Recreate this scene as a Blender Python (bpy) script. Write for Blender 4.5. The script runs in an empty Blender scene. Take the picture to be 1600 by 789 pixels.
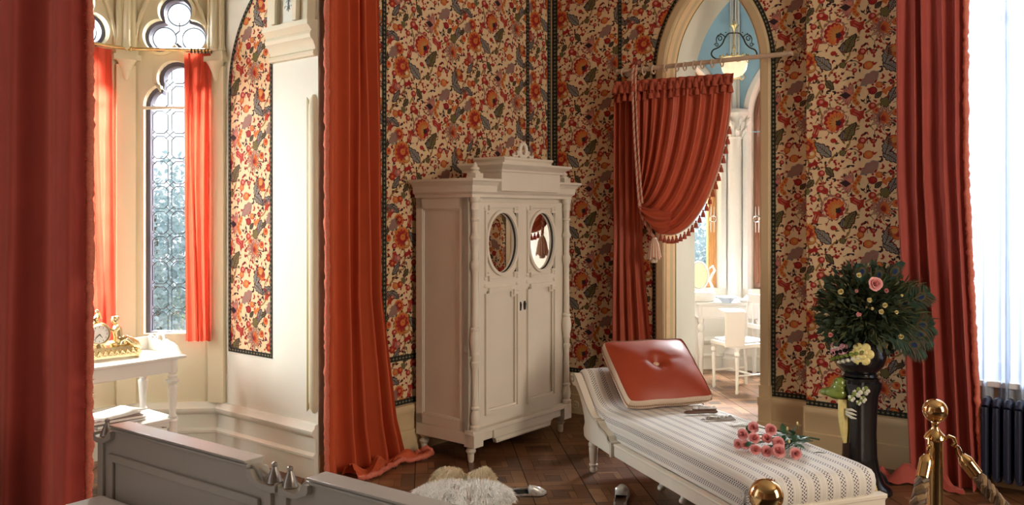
import bpy, bmesh, math, random
from mathutils import Vector, Matrix, noise
from mathutils.geometry import tessellate_polygon
SC = bpy.context.scene
COL = SC.collection
PI = math.pi
sin, cos = math.sin, math.cos
random.seed(7)

# ------------------------------------------------------------------ camera, sky, sun, exposure
cd = bpy.data.cameras.new('camera'); cam = bpy.data.objects.new('camera', cd); COL.objects.link(cam)
cam.location = (0, 0, 1.6); cam.rotation_euler = (PI/2, 0, 0)
cd.sensor_width = 36.0; cd.lens = 36.0*1340/1600; cd.shift_y = -58.5/1600; cd.clip_start = .02
SC.camera = cam
SC.view_settings.view_transform = 'Standard'; SC.view_settings.look = 'None'
SC.view_settings.gamma = 1.0; SC.view_settings.use_curve_mapping = False
SC.view_settings.exposure = 0.3
SKY = (.80, .90, 1.0); SKY_STRENGTH = 1.35
world = bpy.data.worlds.new('sky'); SC.world = world; world.use_nodes = True
bg = world.node_tree.nodes['Background']; bg.inputs[0].default_value = (*SKY, 1); bg.inputs[1].default_value = SKY_STRENGTH
sd = bpy.data.lights.new('sun', 'SUN'); sd.energy = 6.0; sd.angle = .012; sd.color = (1, .93, .80)
sun = bpy.data.objects.new('sun', sd); COL.objects.link(sun)
sun.rotation_euler = Vector((.13, -.93, -.84)).to_track_quat('-Z', 'Y').to_euler()
def area(name, loc, to, sx, sy, e, color=(1, 1, 1)):
    l = bpy.data.lights.new(name, 'AREA'); l.shape = 'RECTANGLE'; l.size = sx; l.size_y = sy; l.energy = e; l.color = color
    o = bpy.data.objects.new(name, l); COL.objects.link(o); o.location = loc
    o.rotation_euler = (Vector(to)-Vector(loc)).to_track_quat('-Z', 'Y').to_euler(); return o
area('big_window_daylight', (4.15, 6.1, 4.5), (2.7, 4.3, .9), 1.8, 1.5, 300, (.86, .93, 1.0))
area('added_room_fill', (4.3, .6, 2.2), (0.0, 5.0, 1.0), 1.8, 2.6, 165, (1.0, .86, .70))  # added warm fill lamp on the right side; no window is built there
area('bay_front_window_skylight', (-2.45, 7.3, 3.9), (-2.1, 5.2, 1.0), 1.3, 1.3, 620, (.96, 1.0, .92))
area('bay_far_window_skylight', (-4.5, 6.85, 2.55), (0.0, 4.7, .7), 1.3, 1.3, 1300, (.97, .99, 1.0))
area('bay_side_window_skylight', (-4.7, 4.75, 2.2), (-1.5, 5.1, 1.35), 1.3, 1.6, 340, (.90, 1.0, .97))
area('tower_window_skylight', (1.7, 10.4, 3.6), (1.95, 7.8, .7), 1.3, 1.3, 1500, (.93, .97, 1.0))
area('tower_side_window_skylight', (3.8, 9.9, 3.4), (1.9, 7.7, .9), 1.3, 1.3, 1500, (.93, .97, 1.0))

# ------------------------------------------------------------------ helpers
class MB:
    def __init__(s): s.v = []; s.f = []; s.m = []; s.uv = []; s.has_uv = False
    def add(s, vs, fs, mat=0, M=None, uv=None):
        b = len(s.v)
        s.v += [tuple(M @ Vector(v)) for v in vs] if M is not None else [tuple(v) for v in vs]
        s.f += [tuple(b+i for i in f) for f in fs]
        s.m += [mat]*len(fs) if isinstance(mat, int) else list(mat)
        if uv: s.has_uv = True
        s.uv += list(uv) if uv else [(0, 0)]*len(vs)
        return s
    def box(s, x0, x1, y0, y1, z0, z1, mat=0, M=None):
        vs = [(x, y, z) for z in (z0, z1) for y in (y0, y1) for x in (x0, x1)]
        return s.add(vs, [(0, 2, 3, 1), (4, 5, 7, 6), (0, 1, 5, 4), (2, 6, 7, 3), (0, 4, 6, 2), (1, 3, 7, 5)], mat, M)
    def lathe(s, prof, c=(0, 0, 0), n=20, mat=0, M=None, sx=1, sy=1, wob=None):
        vs = []; fs = []
        for r, z in prof:
            for k in range(n):
                a = 2*PI*k/n; q = r*(wob(a, z) if wob else 1)
                vs.append((c[0]+q*cos(a)*sx, c[1]+q*sin(a)*sy, c[2]+z))
        for i in range(len(prof)-1):
            for k in range(n):
                fs.append((i*n+k, i*n+(k+1) % n, (i+1)*n+(k+1) % n, (i+1)*n+k))
        if prof[0][0] > 1e-5: fs.append(tuple(range(n))[::-1])
        if prof[-1][0] > 1e-5: fs.append(tuple((len(prof)-1)*n+k for k in range(n)))
        return s.add(vs, fs, mat, M)
    def ball(s, c, r, mat=0, n=16, m=10, M=None):
        rx, ry, rz = r if hasattr(r, '__len__') else (r, r, r)
        prof = [(max(sin(PI*i/m), 1e-4), -cos(PI*i/m)) for i in range(m+1)]
        vs = []; fs = []
        for q, z in prof:
            for k in range(n): vs.append((c[0]+rx*q*cos(2*PI*k/n), c[1]+ry*q*sin(2*PI*k/n), c[2]+rz*z))
        for i in range(m):
            for k in range(n): fs.append((i*n+k, i*n+(k+1) % n, (i+1)*n+(k+1) % n, (i+1)*n+k))
        return s.add(vs, fs, mat, M)
    def tube(s, pts, r, n=8, mat=0, closed=False, M=None, flat=1.0):
        pts = [Vector(p) for p in pts]; N = len(pts)
        rs = r if hasattr(r, '__len__') else [r]*N
        vs = []; fs = []; u = None
        for i in range(N):
            if closed: t = pts[(i+1) % N]-pts[i-1]
            else: t = pts[min(i+1, N-1)]-pts[max(i-1, 0)]
            t = t.normalized() if t.length > 1e-9 else Vector((0, 0, 1))
            if u is None:
                u = t.orthogonal().normalized()
            u = (u-t*u.dot(t)); u = u.normalized() if u.length > 1e-6 else t.orthogonal().normalized()
            w = t.cross(u)
            for k in range(n):
                a = 2*PI*k/n; vs.append(pts[i]+u*(rs[i]*cos(a))+w*(rs[i]*sin(a)*flat))
        for i in range(N if closed else N-1):
            j = (i+1) % N
            for k in range(n): fs.append((i*n+k, i*n+(k+1) % n, j*n+(k+1) % n, j*n+k))
        if not closed:
            fs.append(tuple(range(n))[::-1]); fs.append(tuple((N-1)*n+k for k in range(n)))
        return s.add(vs, fs, mat, M)
    def prism(s, poly, P, h0, h1, mat=0, holes=(), front=True, back=True, sides=True):
        """poly of (a,b) points; P(a,b,h)->world; extruded between h0 and h1."""
        loops = [list(poly)]+[list(h) for h in holes]
        flat = [p for l in loops for p in l]; n = len(flat)
        tris = tessellate_polygon([[Vector((p[0], p[1], 0)) for p in l] for l in loops])
        vs = [P(p[0], p[1], h0) for p in flat]+[P(p[0], p[1], h1) for p in flat]
        fs = []
        if front: fs += [(a+n, b+n, c+n) for a, b, c in tris]
        if back: fs += [(c, b, a) for a, b, c in tris]
        if sides:
            o = 0
            for l in loops:
                L = len(l)
                for k in range(L):
                    a, b = o+k, o+(k+1) % L
                    fs.append((a, b, b+n, a+n))
                o += L
        return s.add(vs, fs, mat)
    def sweep(s, prof, path, P, mat=0, cap=True):
        """prof of (q,o); path of ((a,b),(na,nb)) in-plane point + unit offset direction; P(a,b,o)."""
        n = len(prof); vs = []; fs = []
        for (p, d) in path:
            for q, o in prof: vs.append(P(p[0]+d[0]*q, p[1]+d[1]*q, o))
        for i in range(len(path)-1):
            for k in range(n-1): fs.append((i*n+k, i*n+k+1, (i+1)*n+k+1, (i+1)*n+k))
        if cap: fs.append(tuple(range(n))); fs.append(tuple((len(path)-1)*n+k for k in range(n))[::-1])
        return s.add(vs, fs, mat)
    def grid(s, fn, nu, nv, mat=0, uvf=None, closed_u=False):
        vs = []; fs = []; uv = []
        for j in range(nv+1):
            for i in range(nu+1):
                vs.append(fn(i/nu, j/nv)); uv.append(uvf(i/nu, j/nv) if uvf else (i/nu, j/nv))
        for j in range(nv):
            for i in range(nu):
                a = j*(nu+1)+i; fs.append((a, a+1, a+nu+2, a+nu+1))
        return s.add(vs, fs, mat, None, uv)
    def build(s, name, mats, parent=None, loc=None, rz=0, smooth=40, bevel=0, solid=0, subsurf=0):
        me = bpy.data.meshes.new(name); me.from_pydata(s.v, [], s.f)
        ms = mats if isinstance(mats, (list, tuple)) else [mats]
        for m in ms: me.materials.append(m)
        me.polygons.foreach_set('material_index', s.m)
        if s.has_uv:
            ul = me.uv_layers.new(name='uv'); idx = [0]*len(me.loops); me.loops.foreach_get('vertex_index', idx)
            ul.data.foreach_set('uv', [c for i in idx for c in s.uv[i]])
        if smooth:
            me.polygons.foreach_set('use_smooth', [True]*len(me.polygons)); me.update()
            if smooth < 180: me.set_sharp_from_angle(angle=math.radians(smooth))
        me.update()
        o = bpy.data.objects.new(name, me); COL.objects.link(o)
        if parent: o.parent = parent
        if loc is not None: o.location = loc
        o.rotation_euler.z = rz
        if bevel:
            b = o.modifiers.new('bevel', 'BEVEL'); b.width = bevel; b.segments = 2; b.limit_method = 'ANGLE'; b.angle_limit = math.radians(40)
        if solid:
            b = o.modifiers.new('thickness', 'SOLIDIFY'); b.thickness = solid; b.offset = 0
        if subsurf:
            b = o.modifiers.new('smooth', 'SUBSURF'); b.levels = subsurf; b.render_levels = subsurf
        return o

def tag(o, label, cat, group=None):
    o['label'] = label; o['category'] = cat
    if group: o['group'] = group
    return o
def thing(name, label, cat, loc=(0, 0, 0), rz=0, group=None):
    o = bpy.data.objects.new(name, None); COL.objects.link(o); o.location = loc; o.rotation_euler = (0, 0, rz)
    o.empty_display_size = .1
    return tag(o, label, cat, group)
def struct(o): o['kind'] = 'structure'; return o
def dup(o, parent, loc=None, rot=None, scale=None):
    c = o.copy(); COL.objects.link(c); c.parent = parent
    if loc is not None: c.location = loc
    if rot is not None: c.rotation_euler = rot
    if scale is not None: c.scale = scale if hasattr(scale, '__len__') else (scale,)*3
    return c

# ------------------------------------------------------------------ materials
MATS = {}
def mat(name, color, rough=.6, metal=0, sheen=0, transl=0, var=0, vscale=8, bump=0, bscale=60, coat=0, emit=None, stretch=(1, 1, 1), spec=None, sheen_col=None):
    m = bpy.data.materials.new(name); m.use_nodes = True; nt = m.node_tree; N = nt.nodes; L = nt.links
    p = N['Principled BSDF']; out = N['Material Output']
    p.inputs['Base Color'].default_value = (*color, 1); p.inputs['Roughness'].default_value = rough; p.inputs['Metallic'].default_value = metal
    if sheen:
        p.inputs['Sheen Weight'].default_value = sheen; p.inputs['Sheen Roughness'].default_value = .4
        p.inputs['Sheen Tint'].default_value = (*(sheen_col or color), 1)
    if coat: p.inputs['Coat Weight'].default_value = coat; p.inputs['Coat Roughness'].default_value = .05
    if spec is not None: p.inputs['Specular IOR Level'].default_value = spec
    if emit: p.inputs['Emission Color'].default_value = (*emit[0], 1); p.inputs['Emission Strength'].default_value = emit[1]
    tc = N.new('ShaderNodeTexCoord'); mp = N.new('ShaderNodeMapping'); mp.inputs['Scale'].default_value = stretch
    L.new(tc.outputs['Object'], mp.inputs['Vector'])
    if var:
        nz = N.new('ShaderNodeTexNoise'); nz.inputs['Scale'].default_value = vscale; nz.inputs['Detail'].default_value = 4
        L.new(mp.outputs[0], nz.inputs['Vector'])
        mx = N.new('ShaderNodeMix'); mx.data_type = 'RGBA'
        mx.inputs[6].default_value = (*[max(0, c*(1-var)) for c in color], 1); mx.inputs[7].default_value = (*[min(1, c*(1+var)) for c in color], 1)
        L.new(nz.outputs[0], mx.inputs[0]); L.new(mx.outputs[2], p.inputs['Base Color'])
    if bump:
        nb = N.new('ShaderNodeTexNoise'); nb.inputs['Scale'].default_value = bscale; nb.inputs['Detail'].default_value = 3
        L.new(mp.outputs[0], nb.inputs['Vector'])
        bp = N.new('ShaderNodeBump'); bp.inputs['Strength'].default_value = bump; bp.inputs['Distance'].default_value = .01
        L.new(nb.outputs[0], bp.inputs['Height']); L.new(bp.outputs[0], p.inputs['Normal'])
    if transl:
        t = N.new('ShaderNodeBsdfTranslucent'); t.inputs[0].default_value = (*[min(1, c*1.15) for c in color], 1)
        ms = N.new('ShaderNodeMixShader'); ms.inputs[0].default_value = transl
        L.new(p.outputs[0], ms.inputs[1]); L.new(t.outputs[0], ms.inputs[2]); L.new(ms.outputs[0], out.inputs[0])
    MATS[name] = m
    return m
def glass(name, tint=(1, 1, 1), gloss=.06, rough=0):
    m = bpy.data.materials.new(name); m.use_nodes = True; nt = m.node_tree; nt.nodes.clear()
    o = nt.nodes.new('ShaderNodeOutputMaterial'); t = nt.nodes.new('ShaderNodeBsdfTransparent'); t.inputs[0].default_value = (*tint, 1)
    g = nt.nodes.new('ShaderNodeBsdfGlossy'); g.inputs['Roughness'].default_value = rough
    x = nt.nodes.new('ShaderNodeMixShader'); x.inputs[0].default_value = gloss
    nt.links.new(t.outputs[0], x.inputs[1]); nt.links.new(g.outputs[0], x.inputs[2]); nt.links.new(x.outputs[0], o.inputs[0]); return m
def sheer_mat(name, color, see):
    m = bpy.data.materials.new(name); m.use_nodes = True; nt = m.node_tree; nt.nodes.clear()
    o = nt.nodes.new('ShaderNodeOutputMaterial'); t = nt.nodes.new('ShaderNodeBsdfTransparent')
    d = nt.nodes.new('ShaderNodeBsdfDiffuse'); d.inputs[0].default_value = (*color, 1)
    r = nt.nodes.new('ShaderNodeBsdfTranslucent'); r.inputs[0].default_value = (*color, 1)
    a = nt.nodes.new('ShaderNodeMixShader'); a.inputs[0].default_value = .6
    b = nt.nodes.new('ShaderNodeMixShader'); b.inputs[0].default_value = see
    nt.links.new(d.outputs[0], a.inputs[1]); nt.links.new(r.outputs[0], a.inputs[2])
    nt.links.new(a.outputs[0], b.inputs[1]); nt.links.new(t.outputs[0], b.inputs[2]); nt.links.new(b.outputs[0], o.inputs[0]); return m

M_paint = mat('painted_cream_wood', (.78, .72, .62), .42, var=.06, vscale=5)
M_paint_dk = mat('aged_cream_wood', (.58, .53, .44), .45, var=.08, vscale=9)
M_bedpaint = mat('grey_bed_paint', (.40, .375, .33), .35, var=.05)
M_white = mat('white_gloss_paint', (.82, .81, .78), .35)
M_cream = mat('cream_plaster', (.74, .68, .49), .7, var=.05, vscale=2)
M_pale = mat('pale_plaster', (.77, .77, .69), .7, var=.04, vscale=2)
M_tan = mat('ochre_painted_wood', (.60, .46, .27), .5, var=.05, vscale=3)
M_olive = mat('olive_painted_fillet', (.27, .21, .06), .5)
M_rod = mat('pale_brown_wood_rod', (.56, .42, .31), .45, var=.15, vscale=20)
M_stone = mat('warm_stone', (.66, .60, .45), .7, var=.06, vscale=4)
M_ceil = mat('ceiling_plaster', (.70, .62, .47), .8)
M_blue = mat('pale_blue_fresco', (.36, .58, .74), .8, var=.08, vscale=3)
M_oak = mat('orange_oak', (.52, .25, .085), .45, var=.35, vscale=6, stretch=(9, 9, .8))
M_darkwood = mat('dark_oak', (.22, .085, .045), .4, var=.35, vscale=6, stretch=(9, 9, .8))
M_lead = mat('lead_came', (.045, .045, .055), .5, metal=.3)
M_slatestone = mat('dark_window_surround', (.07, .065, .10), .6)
M_velvet = mat('red_velvet', (.37, .062, .045), .75, sheen=.55, transl=.06, var=.16, vscale=5, sheen_col=(.95, .5, .42))
M_velvet_o = mat('orange_red_velvet', (.62, .105, .035), .75, sheen=.5, transl=.12, var=.14, vscale=5, sheen_col=(1, .4, .2))
M_satin = mat('rust_red_satin', (.46, .075, .03), .5, sheen=.4, transl=.08, var=.12, vscale=6, sheen_col=(1, .45, .25))
M_baycloth = mat('coral_cloth', (.60, .085, .045), .8, transl=.38, var=.1)
M_fringe = mat('coral_fringe', (.62, .17, .11), .85, sheen=.6, var=.35, vscale=90)
M_tassel = mat('rust_tassel', (.42, .085, .045), .8, sheen=.4, var=.25, vscale=120)
M_tan_braid = mat('cream_braid', (.66, .40, .30), .8, var=.35, vscale=150)
M_towercream = mat('tower_plaster', (.80, .78, .70), .7)
M_brass = mat('polished_brass', (.72, .50, .24), .10, metal=1)
M_gilt = mat('gilded_bronze', (.80, .66, .38), .22, metal=1, var=.2, vscale=30)
M_silver = mat('chrome_silver', (.85, .83, .80), .12, metal=1)
M_iron = mat('navy_painted_iron', (.010, .013, .032), .35)
M_blackiron = mat('black_wrought_iron', (.02, .02, .018), .45, metal=.4)
M_mirror = mat('mirror_glass', (.93, .93, .93), .01, metal=1)
M_black = mat('black_hole', (.012, .011, .01), .6)
M_majolica = mat('black_majolica_glaze', (.009, .009, .011), .16, coat=.3)
M_majgreen = mat('green_majolica', (.18, .24, .04), .18, coat=.6, var=.4, vscale=20)
M_majyellow = mat('yellow_majolica', (.72, .60, .24), .22, coat=.5, var=.2, vscale=30)
M_majpink = mat('pink_majolica', (.55, .22, .24), .2, coat=.5, var=.3, vscale=30)
M_majwhite = mat('white_majolica', (.70, .68, .55), .2, coat=.5)
M_foliage = mat('dark_dried_foliage', (.030, .052, .024), .7, transl=.1, var=.5, vscale=12)
M_foliage2 = mat('olive_dried_foliage', (.075, .085, .028), .7, transl=.1, var=.5, vscale=12)
M_leaf = mat('rose_leaf', (.025, .075, .03), .5, transl=.1, var=.3)
M_rosepink = mat('pink_rose_petal', (.80, .36, .35), .6, transl=.15, var=.14, vscale=40)
M_rosedeep = mat('deep_pink_rose_heart', (.66, .17, .17), .6, transl=.1)
M_rosecream = mat('cream_rose_petal', (.80, .68, .34), .6, transl=.15, var=.1)
M_peacock = mat('peacock_barb', (.030, .075, .048), .4, sheen=.4, var=.5, vscale=20)
M_peacock_eye = mat('peacock_eye_blue', (.008, .02, .10), .35)
M_peacock_br = mat('peacock_bronze', (.11, .065, .03), .45, var=.3, vscale=30)
M_button = mat('cream_button', (.70, .50, .36), .5, var=.3, vscale=200)
M_cushion = mat('terracotta_satin', (.36, .048, .016), .45, sheen=.12, var=.08, vscale=6, sheen_col=(1, .5, .3))
M_paper = mat('white_paper', (.85, .84, .80), .7)
M_linen = mat('white_linen', (.86, .86, .86), .8)
M_fur = mat('white_fur', (.95, .94, .91), .8, sheen=.3)
M_furtan = mat('tan_fur', (.82, .70, .50), .8, sheen=.3)
M_porc = mat('white_porcelain', (.86, .86, .84), .15)
M_porcblue = mat('pale_blue_porcelain', (.50, .62, .74), .2)
M_brownwood = mat('brown_leather', (.10, .045, .025), .4)
M_pewter = mat('pewter', (.33, .30, .27), .35, metal=.8)
M_rope_br = mat('brown_gold_rope', (.23, .145, .065), .55, sheen=.4, var=.4, vscale=150)
M_lampglass = mat('warm_lamp_glass', (.95, .85, .68), .3, emit=((1, .78, .5), .55))
M_glass = glass('clear_glass')
M_dial = mat('enamel_clock_dial', (.85, .84, .80), .3)
M_sheer = sheer_mat('white_sheer', (.62, .70, .84), .12)
M_bark = mat('bark', (.10, .08, .06), .9)
M_treeleaf = mat('hazed_blue_leaves', (.34, .46, .50), .7, transl=.2, var=.4, vscale=2)  # distance haze put into the leaf colour, paler and bluer
M_mattgrey = mat('grey_shadow_gap', (.10, .09, .08), .8)

# ------------------------------------------------------------------ wall frames
class Frame:
    def __init__(s, O, d, n): s.O = Vector((*O, 0)); s.d = Vector((*d, 0)).normalized(); s.n = Vector((*n, 0)).normalized()
    def __call__(s, a, z, o=0): return s.O+s.d*a+s.n*o+Vector((0, 0, z))
    def ang(s): return math.atan2(s.d.y, s.d.x)
W1 = Frame((-.638-.025*.782, 5.856+.025*.6236), (.624, .7815), (.782, -.6236))     # left wall, runs back to the corner
W2 = Frame((.337, 7.077), (.822, -.569), (-.569, -.822))                            # right wall with the doorway
W3 = Frame((1.979, 5.764), (.784, -.621), (-.621, -.784))                           # right wall, window stretch
B0 = Frame((-1.17, 5.175), (-.782, .6236), (-.6236, -.782))                         # bay side wall with the panel
B1 = Frame((-1.987, 5.826), (-.994, -.112), (.112, -.994))                          # bay window wall
B3 = Frame((-2.997, 5.250), (.112, -.994), (.994, .112))                            # bay window wall, left side
B4 = Frame((-2.929, 4.646), (.782, -.6236), (.6236, .782))                          # bay side wall behind the left curtain
B2 = Frame((-2.591, 5.758), (-.624, -.7815), (.782, -.6236))                        # bay wall beyond, second window
S1C = 1.562; W1L = -.857; TOP = 4.1
# ------------------------------------------------------------------ wallpaper print
WP_COL = [('cream', (.76, .565, .34)), ('red', (.36, .036, .024)), ('orange', (.60, .155, .04)), ('mauve', (.33, .15, .12)), ('slate', (.235, .215, .185)),
          ('olive', (.150, .125, .045)), ('stem', (.36, .20, .065)), ('dark', (.045, .022, .026)), ('pink', (.62, .22, .17)), ('gold', (.54, .25, .07)),
          ('crimson', (.30, .018, .02)), ('pale', (.72, .50, .30)), ('border', (.020, .022, .018)), ('dot', (.22, .19, .12))]
WP_I = {n: i for i, (n, c) in enumerate(WP_COL)}
WP_M = [mat('wallpaper_'+n, c, .85, var=.10, vscale=25) for n, c in WP_COL]
for m_ in WP_M: m_.node_tree.nodes['Principled BSDF'].inputs['Specular IOR Level'].default_value = .2
def motif_tile():
    R = random.Random(11); out = []          # (colour, layer, points) in tile units; y down as laid out, turned up at the end
    def P(c, l, pts): out.append((WP_I[c], l, pts))
    def ell(c, l, x, y, rx, ry, rot=0, n=14):
        P(c, l, [(x+rx*cos(t)*cos(rot)-ry*sin(t)*sin(rot), y+rx*cos(t)*sin(rot)+ry*sin(t)*cos(rot)) for t in [2*PI*k/n for k in range(n)]])
    def scal(c, l, x, y, r, k, amp, rot=0, sq=1, n=None, a0=0, a1=2*PI):
        n = n or k*6; pts = []
        for i in range(n+1 if a1-a0 < 6 else n):
            t = a0+(a1-a0)*i/n; q = r*(1-amp+amp*abs(cos(k*t/2))); pts.append((x+q*cos(t+rot), y+q*sin(t+rot)*sq))
        if a1-a0 < 6: pts.append((x, y))
        P(c, l, pts)
    def petal(c, l, x, y, a, L, w, n=8, tip=.55):
        pts = []
        for i in range(n+1):
            t = i/n; h = w*sin(PI*t**tip)*(1 if t < 1 else 0); pts.append((t*L, h))
        pts += [(q[0], -q[1]) for q in pts[-2:0:-1]]
        P(c, l, [(x+p*cos(a)-q*sin(a), y+p*sin(a)+q*cos(a)) for p, q in pts])
    def line(c, l, pts, w0, w1=None):
        w1 = w1 or w0; n = len(pts); A = []; B = []
        for i, p in enumerate(pts):
            q0 = pts[max(i-1, 0)]; q1 = pts[min(i+1, n-1)]; dx, dy = q1[0]-q0[0], q1[1]-q0[1]; d = math.hypot(dx, dy) or 1
            w = (w0+(w1-w0)*i/(n-1))/2; A.append((p[0]-dy/d*w, p[1]+dx/d*w)); B.append((p[0]+dy/d*w, p[1]-dx/d*w))
        for i in range(n-1): P(c, l, [A[i], A[i+1], B[i+1], B[i]])
    def bez(p0, p1, p2, n=8): return [((1-t)**2*p0[0]+2*t*(1-t)*p1[0]+t*t*p2[0], (1-t)**2*p0[1]+2*t*(1-t)*p1[1]+t*t*p2[1]) for t in [i/n for i in range(n+1)]]
    def leaf(c, x, y, x2, y2, w, lobes=4, bend=0, oc='dark'):
        """serrated leaf with dark outline and vein"""
        dx, dy = x2-x, y2-y; L = math.hypot(dx, dy); ux, uy = dx/L, dy/L
        def outline(g, n=lobes*6):
            A = []; B = []
            for i in range(n+1):
                t = i/n; h = w*(sin(PI*t**.8))*(.72+.28*abs(sin(PI*lobes*t)))+g
                if i in (0, n): h = 0
                k = bend*sin(PI*t); tt = t*L+(g if i == n else -g if i == 0 else 0)
                A.append((x+ux*tt-uy*(h+k), y+uy*tt+ux*(h+k))); B.append((x+ux*tt+uy*(h-k), y+uy*tt-ux*(h-k)))
            return A+B[-2:0:-1]
        P(oc, 2, outline(4)); P(c, 3, outline(-2.5))
        mid = [(x+ux*t*L-uy*bend*sin(PI*t), y+uy*t*L+ux*bend*sin(PI*t)) for t in [i/8 for i in range(9)]]
        line(oc, 4, mid, 5, 2)
        for i in (2, 3, 4, 5, 6):
            for s in (1, -1):
                m = mid[i]; line(oc, 4, [m, (m[0]+ux*w*.5-uy*s*w*.62, m[1]+uy*w*.5+ux*s*w*.62)], 3, 1.5)
    def fruit(c, x, y, r, c2=None, rot=0):
        r *= .86
        ell('crimson' if c != 'crimson' else 'dark', 2, x, y, r*1.1, r*1.0, rot); ell(c, 3, x, y, r, r*.88, rot)
        if c2: ell(c2, 4, x+r*.18, y-r*.15, r*.5, r*.45, rot)
    def lily(x, y, a, L, c='red', c2='pink'):
        P(c, 3, [(x+p*cos(a)-q*sin(a), y+p*sin(a)+q*cos(a)) for p, q in [(-L*.1, 0), (L*.1, L*.22), (L*.5, L*.16), (L*.75, L*.42), (L*.8, L*.12), (L, L*.05), (L*.8, -L*.1), (L*.7, -L*.4), (L*.45, -L*.17), (L*.1, -L*.2)]])
        for s in (-.08, .08): line(c2, 4, [(x+.2*L*cos(a)-s*L*sin(a), y+.2*L*sin(a)+s*L*cos(a)), (x+.6*L*cos(a)-s*1.3*L*sin(a), y+.6*L*sin(a)+s*1.3*L*cos(a))], 4, 2)
    # stems
    for a in [((335, 470), (350, 425), (420, 395)), ((420, 395), (470, 370), (462, 315)), ((720, 545), (690, 625), (660, 655)), ((640, 660), (590, 690), (552, 712)),
              ((255, 600), (275, 560), (300, 530)), ((275, 660), (290, 720), (330, 745)), ((20, 70), (0, 130), (-40, 160)), ((150, 60), (100, 90), (60, 150)),
              ((880, 100), (930, 190), (900, 300)), ((800, 330), (850, 300), (900, 300)), ((520, 250), (440, 240), (400, 230)), ((330, 130), (300, 60), (280, 20)), ((800, 470), (760, 540), (722, 548))]:
        line('dark', 0, bez(*a), 13, 9); line('stem', 1, bez(*a), 10, 6)
    for a in [((470, 390), (500, 380), (515, 410)), ((345, 515), (310, 480), (260, 500)), ((600, 580), (640, 600), (650, 640)), ((440, 420), (450, 450), (480, 450)), ((560, 640), (560, 600), (585, 590)),
              ((60, 150), (60, 220), (30, 240)), ((860, 410), (830, 440), (800, 430)), ((700, 210), (760, 230), (790, 210))]:
        line('dark', 0, bez(*a), 4, 3)
    # orange fan flower
    scal('mauve', 2, 365, 203, 84, 12, .16, rot=.3); scal('pale', 3, 367, 205, 72, 11, .10, rot=.3); scal('crimson', 4, 369, 207, 66, 11, .13, rot=.1)
    for k in range(9): petal('orange', 5, 385, 218, PI*.62+k*PI*.135, 70, 13, tip=1.6)
    for k in range(9): petal('gold', 6, 385, 218, PI*.62+k*PI*.135, 46, 5, tip=1.5)
    scal('dark', 7, 395, 222, 20, 5, .35)
    # lotus
    for k in range(11): petal('dark', 2, 655, 205, PI*.15+k*2*PI/12, 82, 19); petal('pale', 3, 655, 205, PI*.15+k*2*PI/12, 76, 15); petal('mauve', 4, 655, 205, PI*.15+k*2*PI/12, 70, 11)
    for k in range(5): petal('orange', 5, 645, 215, -1.1+k*.42, 62, 12); petal('red', 6, 645, 215, -1.1+k*.42, 34, 6)
    # mauve chrysanthemum
    for k in range(10): petal('mauve', 2, 470, 598, PI*.6+k*.33, 78, 13); petal('pink', 3, 470, 598, PI*.6+k*.33, 60, 5)
    for k in range(6): scal('gold', 4, 502+16*cos(k), 560+18*k, 17, 6, .2); ell('orange', 5, 502+16*cos(k), 560+18*k, 11, 10); ell('crimson', 6, 502+16*cos(k), 560+18*k, 4, 4)
    P('dark', 5, [(400, 590), (440, 575), (470, 598), (440, 620)])
    # fuzzy sun flowers
    for (x, y, r) in [(888, 100, 78), (860, 528, 44)]:
        scal('gold', 1, x, y, r, 17, .22); scal('orange', 2, x, y, r*.9, 13, .2); scal('red', 3, x, y, r*.72, 11, .25); scal('crimson', 4, x+4, y, r*.5, 9, .3)
        ell('orange', 5, x+6, y-4, r*.30, r*.27); ell('gold', 6, x+8, y-6, r*.15, r*.13); ell('red', 7, x+8, y-6, r*.07, r*.07)
    # trumpet lilies
    lily(470, 150, .55, 100); lily(245, 300, -1.2, 92, 'red', 'pale'); lily(210, 480, -.3, 70, 'crimson', 'red'); lily(830, 190, 1.9, 90); lily(60, 175, 1.1, 80, 'red', 'gold')
    lily(700, 30, 2.6, 62, 'orange', 'gold')
    # leaves
    leaf('slate', 350, 428, 245, 335, 34, 4); leaf('olive', 440, 335, 500, 225, 32, 3, -8); leaf('slate', 415, 330, 425, 268, 16, 2)
    leaf('slate', 665, 425, 690, 310, 32, 4, 8); leaf('slate', 655, 420, 745, 482, 30, 4, -8); leaf('slate', 742, 470, 812, 430, 28, 3, 6); leaf('slate', 800, 440, 860, 480, 22, 3)
    leaf('mauve', 630, 470, 525, 545, 34, 3, 0, 'slate'); leaf('mauve', 160, 250, 75, 320, 33, 3, 0, 'slate')
    leaf('olive', 320, 495, 365, 555, 22, 3); leaf('olive', 610, 625, 650, 590, 14, 2); leaf('olive', 940, 300, 900, 350, 20, 3); leaf('slate', 30, 300, -10, 390, 24, 3)
    leaf('olive', 720, 610, 780, 590, 16, 2); leaf('slate', 110, 60, 170, -20, 20, 3)
    scal('dark', 2, 420, 408, 22, 5, .2); scal('olive', 3, 420, 408, 18, 5, .2); scal('dark', 2, 668, 655, 34, 5, .25); scal('olive', 3, 668, 655, 29, 5, .25); scal('slate', 2, 200, 100, 26, 5, .25); scal('olive', 3, 200, 100, 21, 5, .25)
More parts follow.
